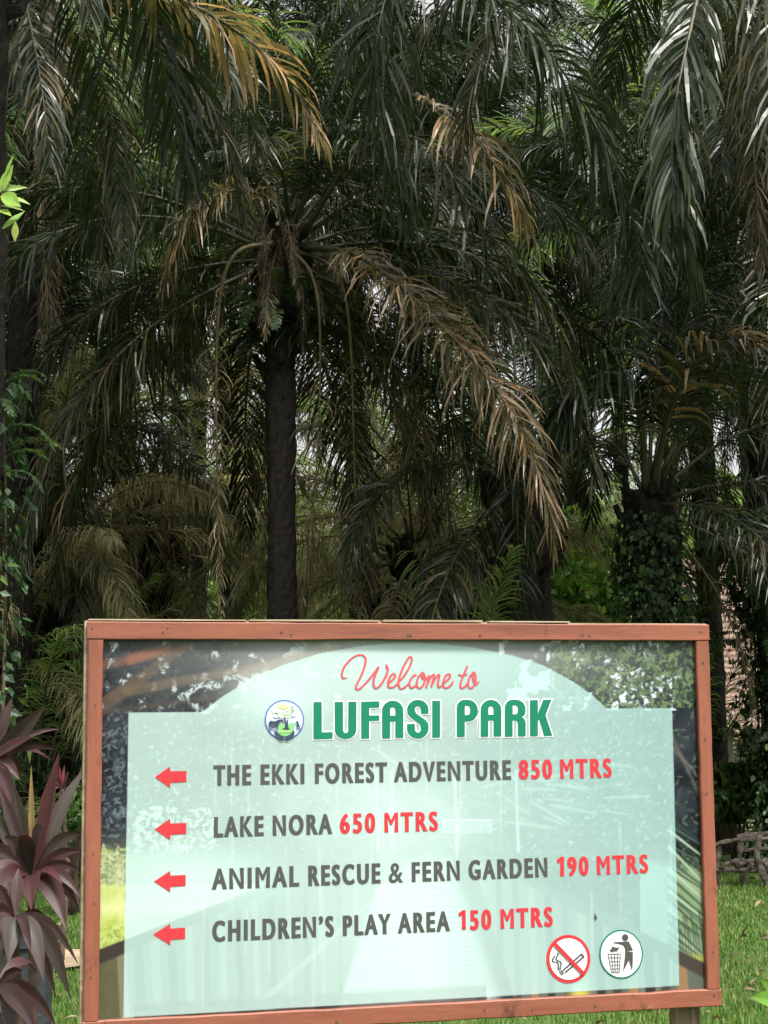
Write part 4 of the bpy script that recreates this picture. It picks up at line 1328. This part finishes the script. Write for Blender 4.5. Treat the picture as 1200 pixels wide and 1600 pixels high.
def text_line(words, base, top, colour_mats, layer=1, parent=None):
    """words: (text, x0, x1, colour). base/top: two photo points each along the baseline and cap line"""
    for (txt, x0, x1, colr) in words:
        cu = bpy.data.curves.new('t', 'FONT')
        cu.body = txt
        cu.space_character = 1.33
        tmp = bpy.data.objects.new('t', cu)
        C.objects.link(tmp)
        for o in bpy.context.selected_objects:
            o.select_set(False)
        bpy.context.view_layer.objects.active = tmp
        tmp.select_set(True)
        bpy.ops.object.convert(target='CURVE')
        cv = tmp.data
        yb0 = np.interp(x0, [base[0][0], base[1][0]], [base[0][1], base[1][1]])
        yb1 = np.interp(x1, [base[0][0], base[1][0]], [base[0][1], base[1][1]])
        yt0 = np.interp(x0, [top[0][0], top[1][0]], [top[0][1], top[1][1]])
        a0, a1, c0 = uv(x0, yb0), uv(x1, yb1), uv(x0, yt0)
        Wd, Ht = a1[0] - a0[0], c0[1] - a0[1]
        ox, oy = .058 * Ht, .032 * Ht         # thickening of stems and of bars
        polys = []
        for s_ in cv.splines:
            bp = s_.bezier_points
            pts = []
            for i in range(len(bp)):
                p0, p1 = bp[i], bp[(i + 1) % len(bp)]
                c = [np.array(v[:2]) for v in (p0.co, p0.handle_right, p1.handle_left, p1.co)]
                straight = abs(np.cross(c[3] - c[0], c[1] - c[0])) + abs(np.cross(c[3] - c[0], c[2] - c[0])) < 1e-4
                m = 1 if straight else 7
                for k in range(m):
                    t = k / m
                    q = (1 - t) ** 3 * c[0] + 3 * t * (1 - t) ** 2 * c[1] + 3 * t * t * (1 - t) * c[2] + t ** 3 * c[3]
                    if not pts or np.linalg.norm(q - pts[-1]) > .012:
                        pts.append(q)
            if np.linalg.norm(pts[0] - pts[-1]) < .012:
                pts.pop()
            polys.append(np.array(pts))
        bpy.data.objects.remove(tmp)
        allp = np.concatenate(polys)
        mnx, mxx = allp[:, 0].min(), allp[:, 0].max()
        CAP = .682
        kx, ky = (Wd - 2 * ox) / (mxx - mnx), (Ht - 2 * oy) / CAP
        areas = [.5 * np.sum(P[:, 0] * np.roll(P[:, 1], -1) - np.roll(P[:, 0], -1) * P[:, 1]) for P in polys]
        sgn = np.sign(areas[int(np.argmax(np.abs(areas)))])
        if txt == '&':
            kx, ky = (Wd - .7 * ox) / (mxx - mnx), (Ht - .7 * oy) / CAP
            ox, oy = ox * .35, oy * .35
        outs = [thicken(np.stack([(P[:, 0] - mnx) * kx / ox, P[:, 1] * ky / oy], 1), sgn) * np.array([ox, oy]) for P in polys]
        sl = (a1[1] - a0[1]) / Wd
        for P in outs:
            P[:, 0] += ox + a0[0]
            P[:, 1] += oy + a0[1] + sl * (P[:, 0] - a0[0])
        fill('lettering', outs, colour_mats[colr], layer, parent, px=False)

text_line([('THE', 333.3, 392.5, 'grey'), ('EKKI', 407, 475.5, 'grey'), ('FOREST', 492, 605, 'grey'), ('ADVENTURE', 615.5, 798.5, 'grey'), ('850', 810.5, 862.8, 'red'), ('MTRS', 875.3, 955.8, 'red')],
          [(333, 1227.6), (955, 1214.8)], [(333, 1195.8), (955, 1185)], INK)
text_line([('LAKE', 334, 412, 'grey'), ('NORA', 426, 518.8, 'grey'), ('650', 530.8, 586.3, 'red'), ('MTRS', 600.6, 684.2, 'red')], [(334, 1308.3), (684, 1298.2)], [(334, 1276.5), (684, 1268)], INK)
text_line([('ANIMAL', 330.8, 467.6, 'grey'), ('RESCUE', 481.6, 594.5, 'grey'), ('&', 607.5, 629.5, 'grey'), ('FERN', 643.2, 718.3, 'grey'), ('GARDEN', 732, 855.3, 'grey'), ('90', 886.3, 919.8, 'red'), ('MTRS', 932.5, 1012.8, 'red')],
          [(331, 1390), (1012, 1364)], [(331, 1357.5), (1012, 1335)], INK)
text_line([('CHILDREN\u2019S', 331.5, 521.8, 'grey'), ('PLAY', 535.6, 610.5, 'grey'), ('AREA', 621.6, 702.8, 'grey'), ('50', 733.7, 767.8, 'red'), ('MTRS', 782, 863.8, 'red')],
          [(331, 1471.6), (863, 1447.4)], [(331, 1439), (863, 1417)], INK)
for dx, dy, P in ((0, 0, [(748, 42), (769, 25), (783, 25), (784, 116), (765, 117), (766, 50), (755, 58)]), (0, 0, [(287, 292), (308, 276), (322, 275), (323, 367), (304, 368), (305, 300), (294, 308)])):
    fill('lettering', [[(620 + x / 3, 1330 + y / 3) for x, y in P]], INK['red'], 1)
for (tx, ty, rx) in ((241.7, 1214.3, 291.3), (241.5, 1295.8, 291), (240.2, 1377.3, 290), (239.2, 1460, 289.2)):
    k = (ty - 1214.3) / 250
    fill('arrow', [[(tx, ty), (266, ty - 16.8), (266, ty - 9.2), (rx, ty - 9.8 - k), (rx, ty + 7.6 - k), (266, ty + 8.6), (266, ty + 16.8)]], INK['red'], 1)

def arcp(cx, cy, rx, ry, a0, a1, n=10):
    return [(cx + rx * math.cos(R(a0 + (a1 - a0) * i / n)), cy - ry * math.sin(R(a0 + (a1 - a0) * i / n))) for i in range(n + 1)]
# LUFASI PARK, drawn on the 3x crop of the photograph whose corner is (480, 1080)
g = lambda P: [(480 + x / 3, 1080 + y / 3) for x, y in P]
TITLE = [
    [[(29, 51), (67, 50), (68, 193), (119, 191), (118, 222), (28, 225)]],
    [[(128, 50), (167, 50), (167, 180)] + arcp(179.5, 182, 12, 14, 180, 360, 8) + [(192, 49), (230, 49), (230, 178)] + arcp(179, 180, 50.5, 44, 0, -180, 14)[0:]],
    [[(252, 49), (337, 47), (337, 76), (290, 77), (290, 114), (337, 113), (337, 138), (290, 139), (290, 221), (252, 222)]],
    [[(350, 221), (350, 92)] + arcp(400, 92, 50, 48, 180, 0, 14) + [(450, 219), (412, 219), (412, 142), (388, 142), (388, 221)], [(388, 114), (388, 88)] + arcp(400, 88, 12, 14, 180, 0, 8) + [(412, 114)]],
    [[(568, 104), (532, 106), (532, 86)] + arcp(517.5, 86, 14, 17, 0, 180, 8) + [(504, 90), (510, 104), (552, 134), (566, 150), (569, 172)] + arcp(517.5, 172, 51, 50, 0, -180, 14) + [(467, 154), (504, 152), (504, 176)]
     + arcp(518, 177, 13.5, 17, 180, 360, 8) + [(531, 164), (526, 154), (484, 122), (469, 104), (467, 88)] + arcp(517.5, 88, 50.5, 48, 180, 0, 14)],
    [[(585, 45), (622, 44), (622, 216), (585, 218)]],
    [[(700, 215), (700, 78)] + arcp(736, 78, 36, 38, 180, 90, 8) + arcp(752, 86, 46, 46, 90, 0, 8) + [(798, 98)] + arcp(752, 96, 46, 46, 0, -90, 8) + [(738, 142), (738, 214)],
     [(738, 112), (748, 112)] + arcp(748, 97, 14, 15, -90, 0, 5) + [(762, 82)] + arcp(749, 82, 13, 15, 0, 90, 5) + [(738, 67)]],
    [[(812, 214), (812, 88)] + arcp(860.5, 88, 48.5, 48, 180, 0, 14) + [(909, 212), (872, 212), (872, 137), (848, 137), (848, 213)], [(848, 110), (848, 84)] + arcp(860, 84, 12, 14, 180, 0, 8) + [(872, 110)]],
    [[(925, 213), (925, 78)] + arcp(961, 78, 36, 38, 180, 90, 8) + arcp(978, 84, 44, 44, 90, 0, 8) + [(1022, 92), (1020, 108), (1010, 118), (1002, 121), (1014, 126), (1021, 137), (1023, 150), (1023, 211), (986, 211), (986, 150), (981, 139), (970, 137), (962, 137), (962, 212)],
     [(962, 108), (973, 108)] + arcp(973, 94, 13, 14, -90, 0, 5) + [(986, 80)] + arcp(973, 80, 13, 15, 0, 90, 5) + [(962, 65)]],
    [[(1043, 42), (1080, 41), (1080, 104), (1105, 40), (1144, 39), (1116, 112), (1148, 208), (1109, 210), (1086, 132), (1080, 140), (1080, 210), (1043, 211)]],
]
for gl in TITLE:
    o_ = [g(P) for P in gl]
    fill('lettering_border', [o_[0]], INK['white'], 1, off=.0040)
    fill('lettering', o_, INK['green'], 2)

# Welcome to, brushed script: ribbons that climb a hair as they run so crossings never share a plane
def ribbon(strokes, origin, scale, width, material, layer, name='lettering', parent=None, closed=False):
    mb = MB()
    for si, P in enumerate(strokes):
        Q = cr(P, 7)
        q = uv(origin[0] + Q[:, 0] / scale, origin[1] + Q[:, 1] / scale)
        T = nrm(np.gradient(q, axis=0))
        Nn = np.stack([-T[:, 1], T[:, 0]], 1)
        m = len(q)
        wpx = width / scale / FPX * 5.0
        tt = np.linspace(0, 1, m)
        ww = wpx / 2 * np.clip(.62 + .38 * np.abs(T[:, 1]), .6, 1) * np.interp(tt, [0, .05, .93, 1], [.7, 1, 1, .6])
        dep = -.0005 - layer * LAYER - .0006 * tt - .0001 * si
        A = np.stack([q[:, 0] + Nn[:, 0] * ww, dep, q[:, 1] + Nn[:, 1] * ww + Z0], 1)
        B = np.stack([q[:, 0] - Nn[:, 0] * ww, dep, q[:, 1] - Nn[:, 1] * ww + Z0], 1)
        V = np.stack([A, B], 1).reshape(-1, 3)
        mb.add(V, [(2 * i, 2 * i + 1, 2 * i + 3, 2 * i + 2) for i in range(m - 1)])
    return mb.build(name, material, parent or panel)
SCRIPT = [
    [[(110, 244), (84, 249), (69, 226), (82, 175), (120, 120), (168, 80), (212, 66), (246, 78), (256, 112), (240, 180), (206, 260), (180, 312), (190, 337), (225, 318), (280, 260), (332, 195), (356, 160), (344, 192), (322, 250), (317, 295), (333, 325), (362, 312), (398, 262), (424, 205), (428, 168), (414, 138)], [(414, 152), (428, 178), (440, 178)]],
    [[(434, 290), (462, 265), (486, 235), (478, 213), (454, 228), (434, 268), (432, 305), (450, 322), (480, 312), (508, 286)]],
    [[(500, 294), (560, 225), (600, 155), (617, 105), (607, 80), (585, 97), (548, 165), (518, 245), (512, 292), (526, 328), (556, 322), (592, 290)]],
    [[(650, 232), (640, 222), (612, 250), (596, 292), (610, 322), (638, 312), (664, 282)]],
    [[(700, 226), (676, 226), (658, 268), (655, 308), (680, 326), (708, 296), (720, 246), (704, 206), (690, 214), (702, 248), (726, 255), (750, 232)]],
    [[(752, 222), (742, 272), (728, 324)], [(736, 300), (765, 240), (786, 220), (790, 236), (776, 285), (770, 318)], [(774, 298), (800, 250), (826, 220), (831, 236), (820, 285), (826, 316), (852, 308)]],
    [[(850, 300), (880, 276), (914, 240), (906, 215), (880, 233), (862, 278), (866, 315), (890, 323), (920, 302), (942, 270)]],
    [[(1052, 152), (1026, 210), (1002, 272), (996, 312), (1012, 326), (1042, 302), (1064, 272)], [(978, 218), (1010, 228), (1048, 214)]],
    [[(1100, 226), (1076, 226), (1060, 268), (1057, 310), (1080, 327), (1106, 297), (1116, 246), (1104, 204), (1090, 212), (1096, 258), (1114, 298), (1142, 272)]],
]
for st_ in SCRIPT:
    ribbon(st_, (520, 1010), 5, 17, INK['script'], 1)

# round park emblem, drawn on the 13.33x crop whose corner is (400, 1080)
e = lambda P: [(400 + x / 13.333, 1080 + y / 13.333) for x, y in P]
circ = lambda cx, cy, rx, ry=None, n=40: [(cx + rx * math.cos(i * 2 * math.pi / n), cy + (ry or rx) * math.sin(i * 2 * math.pi / n)) for i in range(n)]
emb = fill('emblem', [e(circ(588, 600, 412, 418))], INK['ring'], 1)
fill('disc', [e(circ(588, 600, 384, 390))], INK['lavender'], 2, emb)
rngE = np.random.default_rng(2)
def blob(cx, cy, rx, ry, n=26, j=.13):
    return [(cx + rx * (1 + rngE.uniform(-j, j)) * math.cos(i * 2 * math.pi / n), cy + ry * (1 + rngE.uniform(-j, j)) * math.sin(i * 2 * math.pi / n)) for i in range(n)]
fill('tree_crown', [e(blob(590, 410, 255, 150, 40, .1))], INK['pale_green'], 3, emb)
for (cx, cy, rx, ry, mm) in [(560, 330, 90, 50, 'cream'), (450, 420, 70, 45, 'white'), (650, 460, 100, 40, 'pale_green'), (770, 470, 60, 60, 'white'), (420, 520, 70, 35, 'white'), (620, 420, 60, 30, 'white')]:
    fill('leaf_patch', [e(blob(cx, cy, rx, ry, 18, .25))], INK[mm], 4, emb)
fill('green_bowl', [e([(470, 690), (500, 660), (560, 670), (600, 700), (680, 690), (700, 665), (800, 660), (812, 690), (790, 740), (770, 820), (720, 890), (650, 930), (580, 940), (510, 915), (460, 870), (445, 800)])], INK['lime'], 4, emb)
fill('tree_trunk', [e([(530, 800), (590, 755), (600, 690), (572, 545), (602, 540), (622, 660), (640, 590), (660, 590), (658, 700), (668, 755), (700, 800), (660, 790), (640, 806), (612, 790), (590, 806), (570, 792)])], INK['navy'], 5, emb)
fill('hands', [e([(375, 830), (400, 818), (430, 850), (470, 910), (580, 950), (700, 905), (755, 830), (785, 822), (795, 860), (785, 930), (700, 965), (690, 995), (625, 1003), (610, 985), (590, 962), (570, 985), (560, 1003), (480, 995), (470, 962), (400, 910), (382, 870)])], INK['navy'], 5, emb)
fill('horse', [e([(255, 690), (262, 645), (300, 615), (380, 630), (430, 610), (480, 585), (530, 590), (548, 575), (552, 600), (572, 655), (555, 662), (530, 628), (500, 635), (470, 690), (448, 730), (445, 795), (425, 800), (425, 730), (405, 705), (345, 695), (310, 705), (290, 740), (300, 800), (280, 808), (270, 745), (262, 715)])], INK['navy'], 5, emb)
fill('calf', [e([(300, 740), (320, 715), (350, 728), (415, 712), (405, 745), (385, 760), (388, 795), (372, 795), (366, 765), (335, 765), (325, 800), (312, 800), (310, 765)])], INK['navy'], 6, emb)
fill('dog', [e([(812, 640), (845, 625), (868, 628), (880, 680), (905, 730), (918, 780), (915, 798), (832, 798), (848, 780), (838, 700), (842, 662), (820, 655)]), e([(868, 730), (888, 745), (900, 782), (858, 782), (862, 750)])], INK['navy'], 5, emb)
for P in ([(720, 312), (738, 325), (765, 310), (760, 340), (730, 355), (718, 340)], [(722, 392), (745, 388), (755, 372), (768, 398), (792, 402), (780, 430), (760, 425)], [(385, 432), (420, 445), (455, 468), (450, 490), (420, 470), (395, 455)], [(440, 540), (455, 522), (465, 532), (455, 548)]):
    fill('bird', [e(P)], INK['deep_green'], 6, emb)
text_line([('LUFASI', 400 + 470 / 13.333, 400 + 705 / 13.333, 'cream')], [(430, 1080 + 858 / 13.333), (460, 1080 + 855 / 13.333)], [(430, 1080 + 812 / 13.333), (460, 1080 + 810 / 13.333)], INK, 6, emb)

# no smoking and litter symbols, drawn on the 6.667x crop whose corner is (840, 1420)
s6 = lambda P: [(840 + x / 6.6667, 1420 + y / 6.6667) for x, y in P]
ns = fill('no_smoking_symbol', [s6(circ(318, 522, 229, 252, 56))], INK['red'], 1)
fill('disc', [s6(circ(318, 522, 196, 216, 56))], INK['white'], 2, ns)
def bar(x0, y0, x1, y1, w_):
    l = math.hypot(x1 - x0, y1 - y0)
    a_, b_ = -(y1 - y0) / l * w_ / 2, (x1 - x0) / l * w_ / 2
    return [(x0 + a_, y0 + b_), (x1 + a_, y1 + b_), (x1 - a_, y1 - b_), (x0 - a_, y0 - b_)]
for (a_, b_, c_, d_, w_) in ((258, 642, 452, 470, 17), (282, 662, 478, 496, 17), (222, 650, 252, 690, 13), (240, 638, 268, 676, 13)):
    fill('cigarette', [s6(bar(a_, b_, c_, d_, w_))], INK['grey'], 3, ns)
fill('cigarette', [s6(bar(448, 466, 478, 500, 18))], INK['grey'], 3.3, ns)
ribbon([[(205, 456), (208, 480), (190, 505), (194, 530), (232, 548), (240, 580), (230, 605), (238, 630)], [(170, 484), (168, 505), (152, 520), (158, 548), (200, 556), (212, 585), (208, 610), (222, 642)]], (840, 1420), 6.6667, 15, INK['grey'], 3, 'smoke', ns)
fill('slash', [s6(bar(172, 362, 466, 668, 40))], INK['red'], 5, ns)
lt = fill('litter_symbol', [s6(circ(867, 473, 228, 256, 56))], INK['green'], 1)
fill('disc', [s6(circ(867, 473, 212, 239, 56))], INK['white'], 2, lt)
fill('pictogram_head', [s6(circ(907, 298, 34, 36, 28))], INK['grey'], 3, lt)
fill('pictogram_figure', [s6([(783, 347), (880, 341), (946, 338), (968, 385), (989, 432), (932, 439), (932, 444), (988, 448), (986, 560), (981, 652), (945, 535), (884, 654), (897, 560), (906, 480), (906, 415), (892, 385), (870, 372), (783, 352)])], INK['grey'], 3, lt)
fill('pictogram_paper', [s6([(776, 388), (800, 400), (826, 402), (852, 395), (838, 415), (822, 442), (795, 440), (768, 450), (743, 434), (764, 414)])], INK['grey'], 3, lt)
bsk = [bar(725, 469, 861, 467, 8), bar(762, 660, 848, 658, 8)]
ly = 3
for i, P in enumerate([bar(728, 467, 765, 662, 7), bar(761, 467, 785, 662, 7), bar(795, 467, 805, 662, 7), bar(828, 467, 828, 660, 7), bar(858, 467, 847, 660, 7)]):
    fill('basket_wire', [s6(P)], INK['grey'], 3, lt)
for P in bsk + [bar(733, 508, 858, 506, 7), bar(741, 547, 855, 545, 7), bar(748, 585, 852, 583, 7), bar(755, 624, 850, 622, 7)]:
    fill('basket_wire', [s6(P)], INK['grey'], 3.4, lt)


def litter():
    rng = np.random.default_rng(31)
    n = 900
    y = rng.uniform(7, 30, n)
    x = (rng.random(n) - .5) * (3 + y * .62)
    p = np.stack([x, y, rng.uniform(.02, .05, n)], 1)
    ax = nrm(np.stack([rng.normal(0, 1, n), rng.normal(0, 1, n), rng.normal(0, .2, n)], 1))
    sd = nrm(np.cross(ax, np.array([0, 0, 1.0]) + rng.normal(0, .3, (n, 3))))
    s_ = rng.uniform(.03, .09, n)[:, None]
    up = np.array([0, 0, .012])
    V = np.stack([p - ax * s_, p + sd * s_ * .38 + up, p + ax * s_, p - sd * s_ * .38 + up], 1).reshape(-1, 3)
    mb = MB()
    mb.add(V, np.arange(n * 4).reshape(-1, 4), np.stack([rng.random(n), rng.random(n), 0 * x], 1).repeat(4, 0))
    tag(mb.build('fallen_leaves', M_DEAD), 'scattered dry fallen leaves on the lawn', 'fallen leaves', kind='stuff')
litter()
